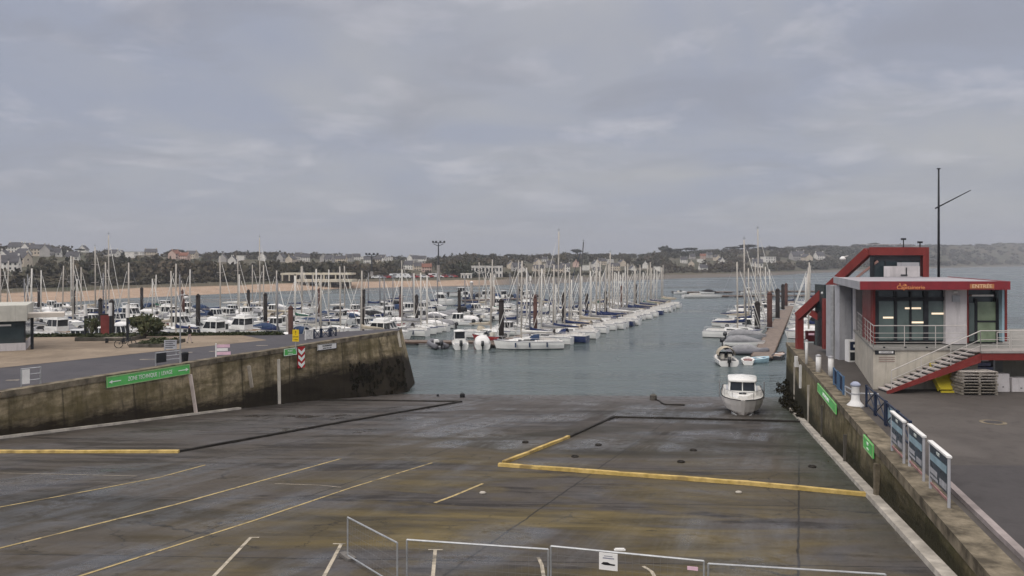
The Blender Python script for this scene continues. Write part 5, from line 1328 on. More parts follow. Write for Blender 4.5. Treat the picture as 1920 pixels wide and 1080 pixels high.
# person on the promenade
def person(loc, rz, ht, label):
    r = thing('person', label, 'person', loc, rz)
    J = {'pel': (0, 0, .92, .135), 'spi': (0, .0, 1.12, .13), 'che': (0, -.01, 1.32, .15), 'nec': (0, 0, 1.48, .06), 'hed': (0, -.02, 1.6, .085), 'top': (0, -.01, 1.7, .075)}
    E = [('pel', 'spi'), ('spi', 'che'), ('che', 'nec'), ('nec', 'hed'), ('hed', 'top')]
    for s, nm in ((-1, 'l'), (1, 'r')):
        J['hip' + nm] = (s * .1, 0, .86, .095); J['kne' + nm] = (s * .11, s * .1 - .02, .49, .06); J['ank' + nm] = (s * .11, s * .2 + .04, .09, .042); J['toe' + nm] = (s * .12, s * .2 - .14, .04, .035)
        J['sho' + nm] = (s * .19, 0, 1.4, .07); J['elb' + nm] = (s * .26, s * -.06 + .04, 1.13, .048); J['wri' + nm] = (s * .27, s * -.12 - .06, .9, .034); J['pal' + nm] = (s * .27, s * -.13 - .09, .82, .032)
        E += [('pel', 'hip' + nm), ('hip' + nm, 'kne' + nm), ('kne' + nm, 'ank' + nm), ('ank' + nm, 'toe' + nm), ('che', 'sho' + nm), ('sho' + nm, 'elb' + nm), ('elb' + nm, 'wri' + nm), ('wri' + nm, 'pal' + nm)]
        for f in range(5):
            k = 'f%d%s' % (f, nm); J[k] = (s * .27 + (f - 2) * .012, s * -.14 - .1 - (.03 if f == 0 else 0), .73 + abs(f - 2) * .01 + (.05 if f == 0 else 0), .009); E.append(('pal' + nm, k))
    keys = list(J); k = ht / 1.75
    me = bpy.data.meshes.new('body'); me.from_pydata([tuple(c * k for c in J[q][:3]) for q in keys], [(keys.index(a), keys.index(b)) for a, b in E], []); 
    o = bpy.data.objects.new('body', me); COL.objects.link(o)
    md = o.modifiers.new('Skin', 'SKIN'); sv = me.skin_vertices[0].data if me.skin_vertices else None
    if sv is None:
        bm = bmesh.new(); bm.from_mesh(me); bm.verts.layers.skin.verify(); bm.to_mesh(me); bm.free(); sv = me.skin_vertices[0].data
    for i, q in enumerate(keys): sv[i].radius = (J[q][3] * k,) * 2; sv[i].use_root = q == 'pel'
    o.modifiers.new('Sub', 'SUBSURF').levels = 1
    dg = bpy.context.evaluated_depsgraph_get(); dg.update(); m2 = bpy.data.meshes.new_from_object(o.evaluated_get(dg)); bpy.data.objects.remove(o)
    m2.materials.clear()
    for mt in (SKIN, CLOTHB, CLOTHP, BLACKR): m2.materials.append(mt)
    for pl in m2.polygons:
        z = pl.center.z / k; x = abs(pl.center.x) / k
        pl.material_index = 0 if z > 1.5 or (x > .2 and z < .88) else 1 if z > .9 else 3 if z < .1 else 2; pl.use_smooth = True
    o = bpy.data.objects.new('body', m2); COL.objects.link(o); o.parent = r
    m = MB(); m.smooth = True; m.ball((0, .015 * k, 1.68 * k), .098 * k, .108 * k, .085 * k, 10, 7); m.build('hair', BLACKR, r)
    m = MB(); m.ball((0, -.125 * k, 1.6 * k), .016 * k, .03 * k, .025 * k, 6, 5); m.build('nose', SKIN, r)
p = at(355, 644, QZ); person((p.x, p.y, QZ + .015), 2.2, 1.58, 'person in a black jacket and pale trousers walking across the beige promenade')
# kiosk at the left edge
kx0, kx1, kd = -50.0, (48 - CX) / F * 64.7, 64.7
o = thing('kiosk', 'pale flat roofed kiosk with dark glazing at the end of the promenade', 'kiosk', (kx1, kd, QZ), math.radians(27))
m = MB(); m.box(kx0 - kx1, 0, 0, .18, 0, .62); m.box(-.18, 0, .182, 6, 0, .62); m.build('plinth', PINKW, o)
m = MB(); m.box(kx0 - kx1, -.05, .06, .1, .62, 2.4); m.box(-.1, -.06, .102, 6, .62, 2.4); m.build('glazing', GLASSD, o)
for x in (-5.2, -3.8, -2.0, -.06): m = MB(); m.box(x - .06, x + .06, .02, .14, .62, 2.4); m.build('mullion', BLACKP, o)
m = MB(); m.box(-3.4, -1.0, .04, .058, 2.0, 2.14); m.build('sign_strip', WHITEP, o)
m = MB(); m.box(-2.9, -.5, .8, 1.6, .62, 1.7); m.build('counter', CANGREEN, o)
zt = H - (572 - HY) / F * kd - QZ
m = MB(); m.box(kx0 - kx1, .12, -.35, 6.4, 2.402, zt); m.build('roof', paint('kiosk fascia', (.5, .49, .44), .7, .15, .8), o)
o2 = m = MB(); m.box(.125, 2.7, .3, 2.3, 2.6, 2.95); m.build('canopy', paint('canopy cream', (.58, .53, .47), .7, .15, .8), o)
m = MB(); m.box(.3, .52, .5, .72, 0, 2.6); m.build('canopy_post', BLACKP, o)
# ------------------------------------------------------------------ right quay furniture
def wallpoint_r(px, py, off=.06):
    k = (px - CX) / F
    d = 6.336 / (k - .2537); q = Vector((k * d, d, H - (py - HY) / F * d))
    return Vector((q.x - off * .97, q.y + off * .25, q.z))
for nm, lab, tl, bl, tr_, br, ln in (('banner', 'long green banner hanging below the edge of the right quay wall', (1537, 722), (1537, 735), (1572, 754), (1572, 776), [('ZONE TECHNIQUE  |  LEVAGE', .5, 0, INKW, .75)]),
                                    ('wall_sign', 'short green sign on the right quay wall below the display boards', (1625, 816), (1625, 838), (1643, 834), (1643, 861), [('PORT', .3, .16, INKW, 1), ('plaisance', .2, -.2, INKW, 1)])):
    wallsign(nm, lab, tl, bl, tr_, br, wallpoint_r, SIGNG, paint('banner hem', (.35, .5, .25), .6, .2, 2), ln, 'banner' if nm == 'banner' else 'sign')
for i, (px, yt, yb, w, mt) in enumerate(((1492, 680, 752, .12, KERBW), (1519, 722, 800, .14, KERBW), (1504, 684, 728, .2, WHITEP), (1498, 668, 688, .4, WHITEP), (1545, 760, 830, .16, STONE), (1590, 815, 880, .2, STONE), (1652, 870, 935, .3, COPING))):
    a, b = wallpoint_r(px, yt, .1), wallpoint_r(px, yb, .1); b.x, b.y = a.x, a.y
    b.z = max(b.z, slip_z(a.x, a.y) - .1); m = MB(); m.beam(b, a, w, w * .6, (0, 1, 0))
    tag(m.build('fender_strip', mt), '%s vertical strip on the right quay wall, %s from the water end' % (['thin pale', 'thin pale', 'white', 'short wide white', 'mossy', 'mossy', 'wide concrete'][i], ordn([1, 4, 3, 2, 5, 6, 7][i])), 'wall strip', 'vertical strips on the right wall')
# white posts and bollard
for i, (px, yb, yt) in enumerate(((1529, 699, 668), (1552, 705, 671), (1507, 684, 640))):
    p = at(px, yb, QZ); hh = (yb - yt) / F * p.y; o = thing('guard_post', '%s white guard post at the edge of the right quay' % ['middle', 'right hand', 'tall left hand'][i], 'post', (p.x + .2, p.y, QZ), 0, 'white guard posts on the right quay')
    m = MB(); m.smooth = True; m.tube([(0, 0, 0), (0, 0, hh)], .1 if i == 2 else .17, 10); m.build('post', WHITEP, o); m = MB(); m.smooth = True; m.lathe([(.19 if i < 2 else .11, 0), (.19 if i < 2 else .11, .06), (.05, .13)], 10, (0, 0, hh + .002)); m.build('cap', GREYW, o)
p = at(1604, 762, QZ); o = thing('harbour_bollard', 'white lighthouse shaped bollard with a blue grey cap on the right quay edge', 'bollard', (p.x, p.y, QZ), 0)
m = MB(); m.smooth = True; m.lathe([(.42, 0), (.4, .08), (.24, .24), (.2, .34), (.18, .95), (.2, 1.0)], 16); m.build('body', WHITEP, o)
m = MB(); m.smooth = True; m.lathe([(.21, 1.002), (.24, 1.04), (.24, 1.12), (.12, 1.22), (.02, 1.24)], 16); m.build('cap', paint('bollard cap', (.35, .38, .48), .5, .2, 2), o)
m = MB(); m.lathe([(.205, .6), (.205, .66)], 16); m.build('band', GREYW, o)
ua = math.atan2(1, .2537)
def edge_pt(d, off): return Vector((xr(d) + off, d, QZ))
bl = [(39.6, 37.4), (37.3, 35.1), (35.0, 32.8), (32.7, 30.6)]
for i, (d0, d1) in enumerate(bl):
    a, b = edge_pt(d0, 1.15), edge_pt(d1, 1.15); c = (a + b) / 2; v = b - a
    cross_barrier('barrier', c, math.atan2(v.y, v.x), v.length - .12, 1.1, BLUEM, None, ['dark blue cross barrier nearest the white bollard', 'dark blue cross barrier, second from the white bollard', 'dark blue cross barrier with a pale panel, third from the bollard', 'dark blue cross barrier just before the display boards'][i], 'cross barriers on the right quay', True, BLUEL if i == 2 else None)
for i, d in enumerate((45.6, 43.6)):
    a = edge_pt(d, .55)
    r = cross_barrier('barrier', a, ua, 1.5, 1.05, paint('bright blue metal', (.07, .13, .22), .45, .2, 2), None, ['small blue lattice barrier by the white guard posts', 'small blue lattice barrier between the guard posts and the bollard'][i], 'lattice barriers on the right quay', False)
    for x in (-.35, 0, .35): m = MB(); m.box(x - .025, x + .025, -.02, .02, .19, .96); m.build('upright', BLUEM, r)
a, b = edge_pt(42.6, .6), edge_pt(40.3, .9); r = thing('railing', 'pale blue tube railing bending towards the white bollard', 'railing', a, 0)
v = b - a; m = MB(); m.tube([(0, 0, 0), (0, 0, .55), (v.x, v.y, .55), (v.x, v.y, 0)], .04, 6); m.tube([(v.x, v.y, .55), (v.x + .9, v.y - .2, .55), (v.x + .9, v.y - .2, 0)], .04, 6); m.build('tube', GALV, r)
m = MB(); m.tube([(0, 0, .3), (v.x, v.y, .3)], .03, 6); m.build('lower_bar', GALV, r)
# display boards
for i, (d0, d1, hh, o1) in enumerate(((30.2, 28.3, 1.5, .35), (27.9, 26.0, 1.48, .45), (25.2, 23.2, 1.5, .45))):
    a, b = edge_pt(d0, o1), edge_pt(d1, o1); v = b - a; w = v.length
    r = thing('display_board', ['farthest', 'middle', 'nearest'][i] + ' of three pale framed display boards standing along the right quay edge', 'display board', a, math.atan2(v.y, v.x), 'display boards on the right quay')
    for x in (0, w): m = MB(); m.tube([(x, 0, 0), (x, 0, hh)], .045, 8); m.build('leg', GREYW, r)
    m = MB(); m.box(-.06, w + .06, -.07, .07, hh + .002, hh + .06); m.build('top_rail', WHITEP, r)
    m = MB(); m.box(.07, w - .07, -.03, .03, .42, hh - .02); pn = m.build('panel', paint('board dark blue', (.03, .05, .075), .3, .25, 1), r)
    for s in (-1, 1):
        y = s * .034
        for q in ((.12, w - .12, hh - .5, hh - .28), (.12, w * .45, .62, hh - .72), (w * .58, w - .12, .5, hh - .8), (.12, w * .5, .48, .56)):
            m = MB(); m.box(q[0], q[1], min(y, y + s * .006), max(y, y + s * .006), q[2], q[3]); m.build('printed_sheet', BLUEL if q[3] > .9 else GREYW, pn)
        text_mesh('PORT', .15, INKW, frame((w / 2, y + s * .004, hh - .15), (1 * -s, 0, 0), (0, 0, 1)), 'lettering', pn, .003)
    m = MB(); m.box(.05, w - .05, -.02, .02, .2, .27); m.build('lower_rail', paint('faded pink rail', (.34, .19, .18), .6, .3, 2), r)
    for x in (0, w): m = MB(); m.box(x - .14, x + .14, -.14, .14, 0, .03); m.build('foot_plate', GALV, r)
# ------------------------------------------------------------------ harbour office
HO = thing('harbour_office', 'harbour office with red fascia, glazed upper floor, terrace and roof lookout', 'building', (0, 0, 0))
def P(a, b, z): return Vector((19.9 + a + .3 * b, 45.6 + b, z))
def quad_prism(a0, a1, b0, b1, z0, z1):
    m = MB(); m.hexa([P(a0, b0, z0), P(a1, b0, z0), P(a1, b1, z0), P(a0, b1, z0), P(a0, b0, z1), P(a1, b0, z1), P(a1, b1, z1), P(a0, b1, z1)]); return m
def pxbox(x0, x1, y0, y1, d, dep, m=None):
    m = m or MB(); a = atd(x0, y1, d); b = atd(x1, y0, d); m.box(a.x, b.x, d, d + dep, a.z, b.z); return m
TZ = 7.72                                   # terrace level
ZR0, ZR1 = 10.98, 11.4
# lower storey below the terrace
m = MB(); x0, x1 = 20.32, 26.2
m.hexa([(x0, 45, QZ - .3), (x1, 45, QZ - .3), (x1 + 4.4, 57.8, QZ - .3), (x0 + 4.4, 57.8, QZ - .3), (x0, 45, TZ - .12), (x1, 45, TZ - .12), (x1 + 4.4, 57.8, TZ - .12), (x0 + 4.4, 57.8, TZ - .12)])
m.build('lower_wall', CREAMW, HO)
m = MB(); m.hexa([(x0 - .08, 44.9, TZ - .118), (33, 44.9, TZ - .118), (37.4, 57.8, TZ - .118), (x0 + 4.3, 57.8, TZ - .118), (x0 - .08, 44.9, TZ), (33, 44.9, TZ), (37.4, 57.8, TZ), (x0 + 4.3, 57.8, TZ)])
m.build('terrace_deck', paint('terrace slab', (.28, .27, .25), .8, .2, .8), HO)
for px in (1658, 1698, 1738, 1779): pxbox(px - 2, px + 2, 650, 655, 44.97, .02).build('vent', BLACKP, HO)
pl = pxbox(1641, 1678, 656, 664.5, 44.96, .03).build('name_plate', BLACKP, HO)
pxbox(1648, 1675, 658.3, 662.3, 44.945, .013).build('plate_inset', SIGNW, pl)
text_mesh('CAPITAINERIE', .1, INK, frame(atd(1661.5, 660.4, 44.94), (1, 0, 0), (0, 0, 1)), 'lettering', pl, .003)
for k in range(3): pxbox(1648, 1678, 669 + k * 4, 670.4 + k * 4, 44.98, .018).build('vent_slot', paint('slot shade', (.33, .25, .22), .8, .2, 1), HO)
# stair in front of the lower wall
SX0, SX1, SD0, SD1 = 20.55, 25.5, 43.5, 44.88
nst = 14
for i in range(nst):
    xa = lerp(SX0, SX1, i / nst); xb = lerp(SX0, SX1, (i + 1) / nst); z = QZ + (TZ - QZ) * (i + 1) / nst
    m = MB(); m.box(xa - .03, xb + .06, SD0 + .1, SD1, z - .07, z); m.build('stair_tread', paint('stair tread', (.42, .38, .36), .8, .2, 1), HO)
    m = MB(); m.box(xa, xa + .03, SD0 + .12, SD1 - .02, z - .17, z - .072); m.build('stair_riser', BLACKP, HO)
m = MB(); s0 = Vector((SX0, SD0, QZ + .0)); s1 = Vector((SX1 + .1, SD0, TZ - .1))
m.hexa([(SX0 - .15, SD0, QZ - .05), (SX1, SD0, TZ - .62), (SX1, SD0 + .08, TZ - .62), (SX0 - .15, SD0 + .08, QZ - .05), (SX0 - .15, SD0, QZ + .14), (SX1, SD0, TZ - .14), (SX1, SD0 + .08, TZ - .14), (SX0 - .15, SD0 + .08, QZ + .14)])
m.build('stair_stringer', REDP, HO)
m = MB(); m.box(SX1 + .03, 34, SD0, SD0 + .1, TZ - .5, TZ - .12); m.build('landing_beam', REDP, HO)
m = MB(); m.box(SX1, 34, SD0 - .05, 44.88, TZ - .115, TZ + .003); m.build('landing_slab', paint('landing slab', (.36, .33, .31), .8, .2, 1), HO)
# rear wall under the landing and what stands against it
m = MB(); m.box(26.25, 36, 47, 47.3, QZ - .3, TZ - .5); m.build('undercroft_wall', paint('undercroft render', (.36, .34, .28), .85, .2, .7), HO)
d = pxbox(1855, 1880, 674, 735, 46.93, .06).build('service_door', paint('grey door', (.27, .27, .25), .6, .2, 1), HO)
# upper floor
FB = 1.35
def glz(px0, px1, y0, y1, nm, mt, dep=.06, off=0.0, par=HO): return pxbox(px0, px1, y0, y1, 45.6 + FB + off, dep).build(nm, mt, par)
quad_prism(.95, 1.05, FB, 6.4, TZ, ZR0).build('red_side_wall', REDP, HO)
glz(1636.5, 1641, 542, 643, 'red_column', REDP, .3, -.14)
gw = glz(1641, 1774, 544, 640, 'window_band', GLASSD, .1, .06)
for a_, b_ in ((1648, 1677), (1682.5, 1706), (1709.5, 1732), (1741, 1771)): glz(a_, b_, 565, 637, 'pane', GLASSG, .02, .03, gw)
for a_, b_ in ((1641.2, 1647.6), (1677.3, 1682.2), (1706.2, 1709.3), (1732.3, 1740.7), (1771.3, 1773.8)): glz(a_, b_, 546, 640, 'mullion', BLACKP, .1, -.05, gw)
glz(1642, 1773, 557, 563.5, 'transom', BLACKP, .09, -.045, gw)
# lit ceiling tubes seen through the glass
LIT = bpy.data.materials.new('lit ceiling tube'); LIT.use_nodes = True; bsd = LIT.node_tree.nodes['Principled BSDF']; bsd.inputs['Emission Color'].default_value = (1, .78, .55, 1); bsd.inputs['Emission Strength'].default_value = .75; bsd.inputs['Base Color'].default_value = (.8, .7, .55, 1)
LITN = LIT.node_tree.nodes.new('ShaderNodeTexNoise'); LITR = LIT.node_tree.nodes.new('ShaderNodeMapRange'); LITR.inputs[3].default_value = .6; LITR.inputs[4].default_value = .9; LIT.node_tree.links.new(LITN.outputs[0], LITR.inputs[0]); LIT.node_tree.links.new(LITR.outputs[0], bsd.inputs['Emission Strength'])
for a_, b_, y in ((1656, 1675, 595.5), (1697, 1727, 578), (1709.8, 1731.5, 604.5), (1747, 1769, 588)): glz(a_, b_, y - 1.6, y + 1.6, 'lit_tube', LIT, .02, .0, gw)
wp = glz(1773, 1813, 541, 645, 'white_pier', PINKW, .4, -.2)
lp_ = pxbox(1786, 1800, 554, 566, 45.6 + FB - .26, .055).build('wall_lamp', GALV, wp); pxbox(1789, 1796, 546, 550, 45.6 + FB - .28, .075).build('floodlight', WHITEP, wp)
ent = glz(1814, 1880, 543, 643, 'entrance_recess', GLASSD, .1, .5)
dr = glz(1833, 1868, 566, 641, 'entrance_door', paint('door glazing', (.24, .3, .2), .1, .3, 1.2), .05, .42)
glz(1832, 1869, 601, 604, 'door_bar', BLACKP, .04, .37, dr); glz(1867.5, 1872, 560, 642, 'door_frame', BLACKP, .1, .38, dr); glz(1828, 1833, 560, 642, 'door_frame', BLACKP, .1, .38, dr)
glz(1817, 1827.5, 568, 640, 'side_light', GLASSG, .05, .42)
m = MB(); c = atd(1842, 554, 45.6 + FB + .2); m.beam((c.x - .7, c.y, c.z), (c.x + .6, c.y, c.z), .25, .1); m.build('door_lamp', WHITEP, ent)
glz(1813.3, 1816, 543, 643, 'red_jamb', REDP, .5, -.1)
glz(1879, 1884, 541, 640, 'glass_return', BLUEL, .3, -.1); glz(1884.3, 1888.5, 541, 640, 'red_column', REDP, .3, -.14)
quad_prism(8.05, 8.2, FB + .5, 13, TZ, ZR0).build('right_side_wall', GREYW, HO)
quad_prism(1.06, 8.04, 6.4, 6.5, TZ, ZR0).build('inner_wall', GREYW, HO)
quad_prism(1.6, 8.0, 12.9, 13.0, TZ, ZR0).build('rear_wall', GREYW, HO)
# roof and fascia
quad_prism(0, 8.45, .12, 14.4, ZR0 + .12, ZR1 + .012).build('roof', paint('roof membrane', (.36, .34, .36), .7, .2, .4), HO)
fs = quad_prism(-.05, 8.5, 0, .115, ZR0, ZR1 + .06).build('fascia', REDL, HO)
quad_prism(-.12, -.002, .12, 14.4, ZR0, ZR1 + .06).build('fascia_return', GREYW, HO)
quad_prism(8.452, 8.55, .12, 14.4, ZR0, ZR1 + .06).build('fascia_return', REDL, HO)
fo = 45.6 - .012
text_mesh('La', .26, INKO, frame(atd(1693, 534.0, fo), (1, 0, .05), (0, 0, 1)), 'lettering', fs, .008, 'CENTER', 1.9)
text_mesh('Capitainerie', .3, INKO, frame(atd(1708, 539.2, fo), (1, 0, 0), (0, 0, 1)), 'lettering', fs, .008, 'CENTER', 1.1)
m = pxbox(1819, 1864, 532.5, 541, 45.6 - .02, .018); m.build('sign_panel', paint('sign ochre', (.5, .2, .09), .5, .2, 2), fs)
text_mesh('ENTRÉE', .3, paint('lettering pale', (.85, .62, .4), .5, .1, 2), frame(atd(1841.5, 537, 45.6 - .03), (1, 0, 0), (0, 0, 1)), 'lettering', fs, .006, 'CENTER', 1.1)
# rear wing on the left, column, dark back glazing
pxbox(1574, 1600, 536, 690, 58.4, 2.5).build('grey_wing_wall', GREYW, HO)
pxbox(1600.3, 1604, 533, 690, 58.1, 2.5).build('dark_downpipe', paint('dark blue trim', (.03, .05, .09), .5, .2, 1), HO)
pxbox(1604.3, 1616, 533, 640, 57.0, .5).build('pale_pier', PINKW, HO)
m = MB(); a = atd(1561, 690, 54); m.tube([(a.x, 54, QZ), (a.x, 54, ZR0)], .14, 10); m.build('column', GALV, HO)
pxbox(1546, 1574, 534, 652, 62.5, 2).build('back_glazing', paint('shaded teal glazing', (.015, .03, .035), .2, .3, .7), HO)
pxbox(1546, 1552, 560, 655, 61.9, .5).build('red_pier', REDP, HO)
# white machine at the foot of the wing
p = at(1590, 674, QZ); o = thing('ticket_machine', 'white ticket machine with two dark panels at the foot of the grey wing', 'ticket machine', (p.x - .1, 57.2, QZ), 0)
m = MB(); m.box(-.46, .46, 0, .7, 0, 1.55); m.build('cabinet', SIGNW, o)
m = MB(); m.box(-.38, .4, -.03, -.002, .12, .7); m.build('lower_panel', DARKGL, o); m = MB(); m.box(-.38, .4, -.03, -.002, .85, 1.45); pn = m.build('upper_panel', BLUEM, o)
m = MB(); m.box(-.15, .12, -.04, -.032, 1.05, 1.25); m.build('screen', SIGNW, pn)
# lookout on the roof
LK = HO
ld = 60.0
zt = H - (463.5 - HY) / F * ld; zb = ZR1 + .02
lx0 = (1630 - CX) / F * ld; lx1 = (1742 - CX) / F * ld
def lbox(m, x0, x1, y0, y1, z0, z1, k=.42):   # boxes whose flanks run back along the office's skew
    def q(x, y): return (x + k * (y - ld), y)
    m.hexa([(*q(x0, y0), z0), (*q(x1, y0), z0), (*q(x1, y1), z0), (*q(x0, y1), z0), (*q(x0, y0), z1), (*q(x1, y0), z1), (*q(x1, y1), z1), (*q(x0, y1), z1)])
m = MB(); lbox(m, lx0, lx1, ld, ld + 4, zt - .6, zt); m.build('lookout_roof_beam', REDP, HO)
m = MB(); lbox(m, lx1 - .46, lx1, ld + .02, ld + .5, zb, zt - .602); m.build('lookout_column', REDP, HO)
m = MB(); lbox(m, lx1 - .46, lx1, ld + 3.4, ld + 3.9, zb, zt - .602); m.build('lookout_column', REDP, HO)
m = MB(); lbox(m, lx0 + .05, lx0 + .3, ld + .1, ld + .4, zb, zt - .602); m.build('lookout_column', BLACKP, HO)
gl = MB(); lbox(gl, lx0 + .12, lx1 - .6, ld + .55, ld + 3.6, zb, zt - .602); lg = gl.build('lookout_glazing', paint('lookout glass', (.05, .07, .08), .06, .4, .4), HO)
for px in (1633, 1655, 1684, 1706, 1724):
    x = (px - CX) / F * (ld + .5); m = MB(); lbox(m, x - .05, x + .05, ld + .48, ld + .545, zb, zt - .61); m.build('lookout_mullion', BLACKP, lg)
m = MB(); lbox(m, lx0 + .12, lx1 - .6, ld + .47, ld + .545, zt - 1.0, zt - .61); m.build('blind', paint('blind grey', (.1, .1, .11), .7, .3, 1), lg)
m = MB(); x0_ = (1657 - CX) / F * ld; x1_ = (1727 - CX) / F * ld; lbox(m, x0_, x1_ - .12, ld - .35, ld + .2, zb + .02, zb + .82); m.build('balcony_parapet', PINKW, HO)
m = MB(); lbox(m, x0_ + 1.0, x1_ - .15, ld - .2, ld + .2, zb + .822, zb + 1.1); m.build('equipment_box', GREYW, HO)
m = MB(); lbox(m, x0_ + 1.25, x0_ + 1.75, ld - .4, ld - .352, zb + .1, zb + .2); m.tube([(x0_ + 1.5, ld - .4, zb + .15), (x0_ + 1.5, ld - .4, zb + .72)], .04, 6); m.build('bracket', BLACKP, HO)
# red raking frame down to the quay
lgp = at(1499, 655, QZ); ky = (H - (592 - HY) / F * lgp.y)
knee = Vector((lgp.x, lgp.y, ky)); headp = Vector((lx0 + .1, ld + .35, zt - .3))
m = MB(); m.beam((lgp.x, lgp.y, QZ - .4), knee + Vector((0, 0, .22)), .52, .5, (0, 1, 0)); m.build('raking_leg', REDP, HO)
m = MB(); m.beam(knee + Vector((-.1, 0, -.05)), headp, .5, .62); m.build('raking_beam', REDP, HO)
off = Vector((1.0, -.1, -.95)); m = MB(); m.beam(knee.lerp(headp, .22) + Vector((.2, 0, -.5)), headp + Vector((.7, 0, -.75)), .12, .16); m.build('raking_tie', paint('pale tie rod', (.5, .3, .26), .5, .2, 1), HO)
q0 = atd(1521, 586, 64.5); q1 = atd(1556, 608, 63.5); m = MB(); m.beam(q0, q1, .4, .45); m.build('brace', REDP, HO)
for k, (px, py) in enumerate(((1545, 551), (1549, 579), (1580, 487))):
    a = atd(px, py, 63 if k < 2 else 62); m = MB(); m.smooth = True; m.lathe([(.24, 0), (.22, .12), (.08, .26)], 10, a); m.tube([a + Vector((0, 0, .2)), a + Vector((.5, .2, .3))], .04, 5); m.build('camera_dome', WHITEP, HO)
# roof aerials
for px, yt, yb, lab in ((1694, 450, 464, 'aerial'), (1725, 456, 464, 'horn')):
    a = atd(px, yb, ld + 1); b = atd(px, yt, ld + 1); m = MB(); m.tube([a - Vector((0, 0, .2)), b], .04, 6); m.box(b.x - .16, b.x + .16, b.y - .1, b.y + .1, b.z, b.z + .14); m.build(lab, BLACKP, HO)
m = MB(); a, b = atd(1626, 461, ld + 2), atd(1735, 459, ld + 2); m.tube([(lx0 + .3, ld + 2, zt), (lx0 + .3, ld + 2, zt + .25), (lx1 - .3, ld + 2, zt + .25), (lx1 - .3, ld + 2, zt)], .025, 5); m.build('roof_rail', GALV, HO)
# railings
def rails(pts, hs, nm, post_every=1.5):
    m = MB()
    for h in hs: m.tube([p + Vector((0, 0, h)) for p in pts], .017 if h < max(hs) else .03, 6)
    m.build(nm, paint('rail white', (.48, .45, .42), .4, .15, 2), HO)
    for a, b in zip(pts, pts[1:]):
        k = max(1, int((b - a).length / post_every))
        for i in range(k + 1):
            q = a.lerp(b, i / k); m = MB(); m.tube([q + Vector((0, 0, -.1)), q + Vector((0, 0, max(hs)))], .022, 6); m.build('railing_post', paint('rail white', (.48, .45, .42), .4, .15, 2), HO)
rails([Vector((24.75, 57.4, TZ)), Vector((20.35, 45.05, TZ)), Vector((25.6, 45.05, TZ))], (.32, .58, .84, 1.26), 'terrace_railing', 1.7)
rails([Vector((SX0 + .1, SD0 + .04, QZ + .15)), Vector((SX1, SD0 + .04, TZ)), Vector((33.8, SD0 + .04, TZ))], (.3, .62, 1.1), 'stair_railing', 1.65)
rails([Vector((27.2, 44.86, TZ)), Vector((27.9, 44.86, TZ))], (.3, .6, .9), 'landing_railing', 1)
rails([Vector((24.2, 70.2, QZ)), Vector((30, 70.4, QZ)), Vector((60, 71, QZ))], (.3, .6, 1.05), 'quay_edge_railing', 2.2)
# life ring box by the edge railing
p = Vector(((1520 - CX) / F * 69, 69, QZ)); o = thing('life_ring_cabinet', 'dark red life ring cabinet on the railing beside the raking red leg', 'cabinet', p, 0)
m = MB(); m.box(-.42, .42, -.15, .15, .3, 1.2); m.build('case', paint('cabinet maroon', (.07, .012, .015), .5, .2, 1), o); m = MB(); m.box(-.25, .25, -.17, -.152, .85, 1.02); m.build('label_plate', SIGNP, o)
for s in (-1, 1): m = MB(); m.tube([(s * .35, .1, 0), (s * .35, .1, .3)], .04, 6); m.build('leg', BLACKP, o)
# signal mast
p = Vector(((1760 - CX) / F * 60.5, 60.5, ZR1)); zt2 = H - (317 - HY) / F * 60.5
o = thing('signal_mast', 'tall dark signal mast with one slanting yard behind the office roof', 'mast', p, 0)
m = MB(); m.smooth = True; m.tube([(0, 0, 0), (0, 0, (zt2 - ZR1) * .6), (0, 0, zt2 - ZR1)], .1, 8, .06); m.build('pole', BLACKP, o)
m = MB(); m.lathe([(.14, 0), (.14, .06)], 10, (0, 0, zt2 - ZR1 + .002)); m.build('truck', BLACKP, o)
ya = H - (391 - HY) / F * 60.5 - ZR1; yb_ = H - (357 - HY) / F * 60.5 - ZR1
m = MB(); m.tube([(-.32, -.12, ya), (2.35, -.12, yb_)], .06, 6, .035); m.build('yard', BLACKP, o)
# things under the landing
p = at(1772, 739, QZ); o = thing('plastic_slide', 'yellow plastic slide section leaning upright under the office stair', 'slide', ((1772 - CX) / F * 44.1, 43.95, QZ), 0)
m = MB(); m.loft([[(-.5, .75, 1.5), (.4, .75, 1.5), (.42, .82, 1.5), (-.52, .82, 1.5)], [(-.46, .5, .75), (.42, .5, .75), (.46, .6, .7), (-.5, .6, .7)], [(-.36, .0, .16), (.4, .0, .16), (.42, .08, .1), (-.38, .08, .1)]], True, True); m.build('chute', YELP, o)
for s in (-1, 1): m = MB(); m.loft([[(s * .47, .7, 1.5), (s * .53, .7, 1.55), (s * .53, .82, 1.55), (s * .47, .82, 1.5)], [(s * .47, .35, .85), (s * .53, .35, .85), (s * .53, .6, .7), (s * .47, .6, .7)], [(s * .38, -.08, .3), (s * .44, -.08, .3), (s * .44, .08, .05), (s * .38, .08, .05)]], True, True); m.build('side_lip', YELP, o)
m = MB(); m.box(-.36, .38, -.14, -.02, .0, .1); m.build('foot', YELP, o)
base = at(1835, 748, QZ)
for k in range(8):
    z = QZ + k * .16; o = thing('pallet', 'weathered pallet, %s from the bottom of the stack by the office wall' % ordn(k + 1), 'pallet', ((1838 - CX) / F * 43 + random.uniform(-.05, .05), 43.0 + random.uniform(-.04, .04), z), random.uniform(-.03, .03), 'stacked pallets by the office')
    m = MB()
    for i in range(5): m.box(-.95, .95, i * .26 - .02, i * .26 + .14, .115, .145)
    m.build('top_boards', WOODP if k < 4 else paint('pallet pale', (.45, .41, .37), .85, .3, 4), o)
    m = MB()
    for x in (-.9, 0, .9): m.box(x - .06, x + .06, 0, 1.1, .02, .113)
    m.build('bearers', WOODP, o)
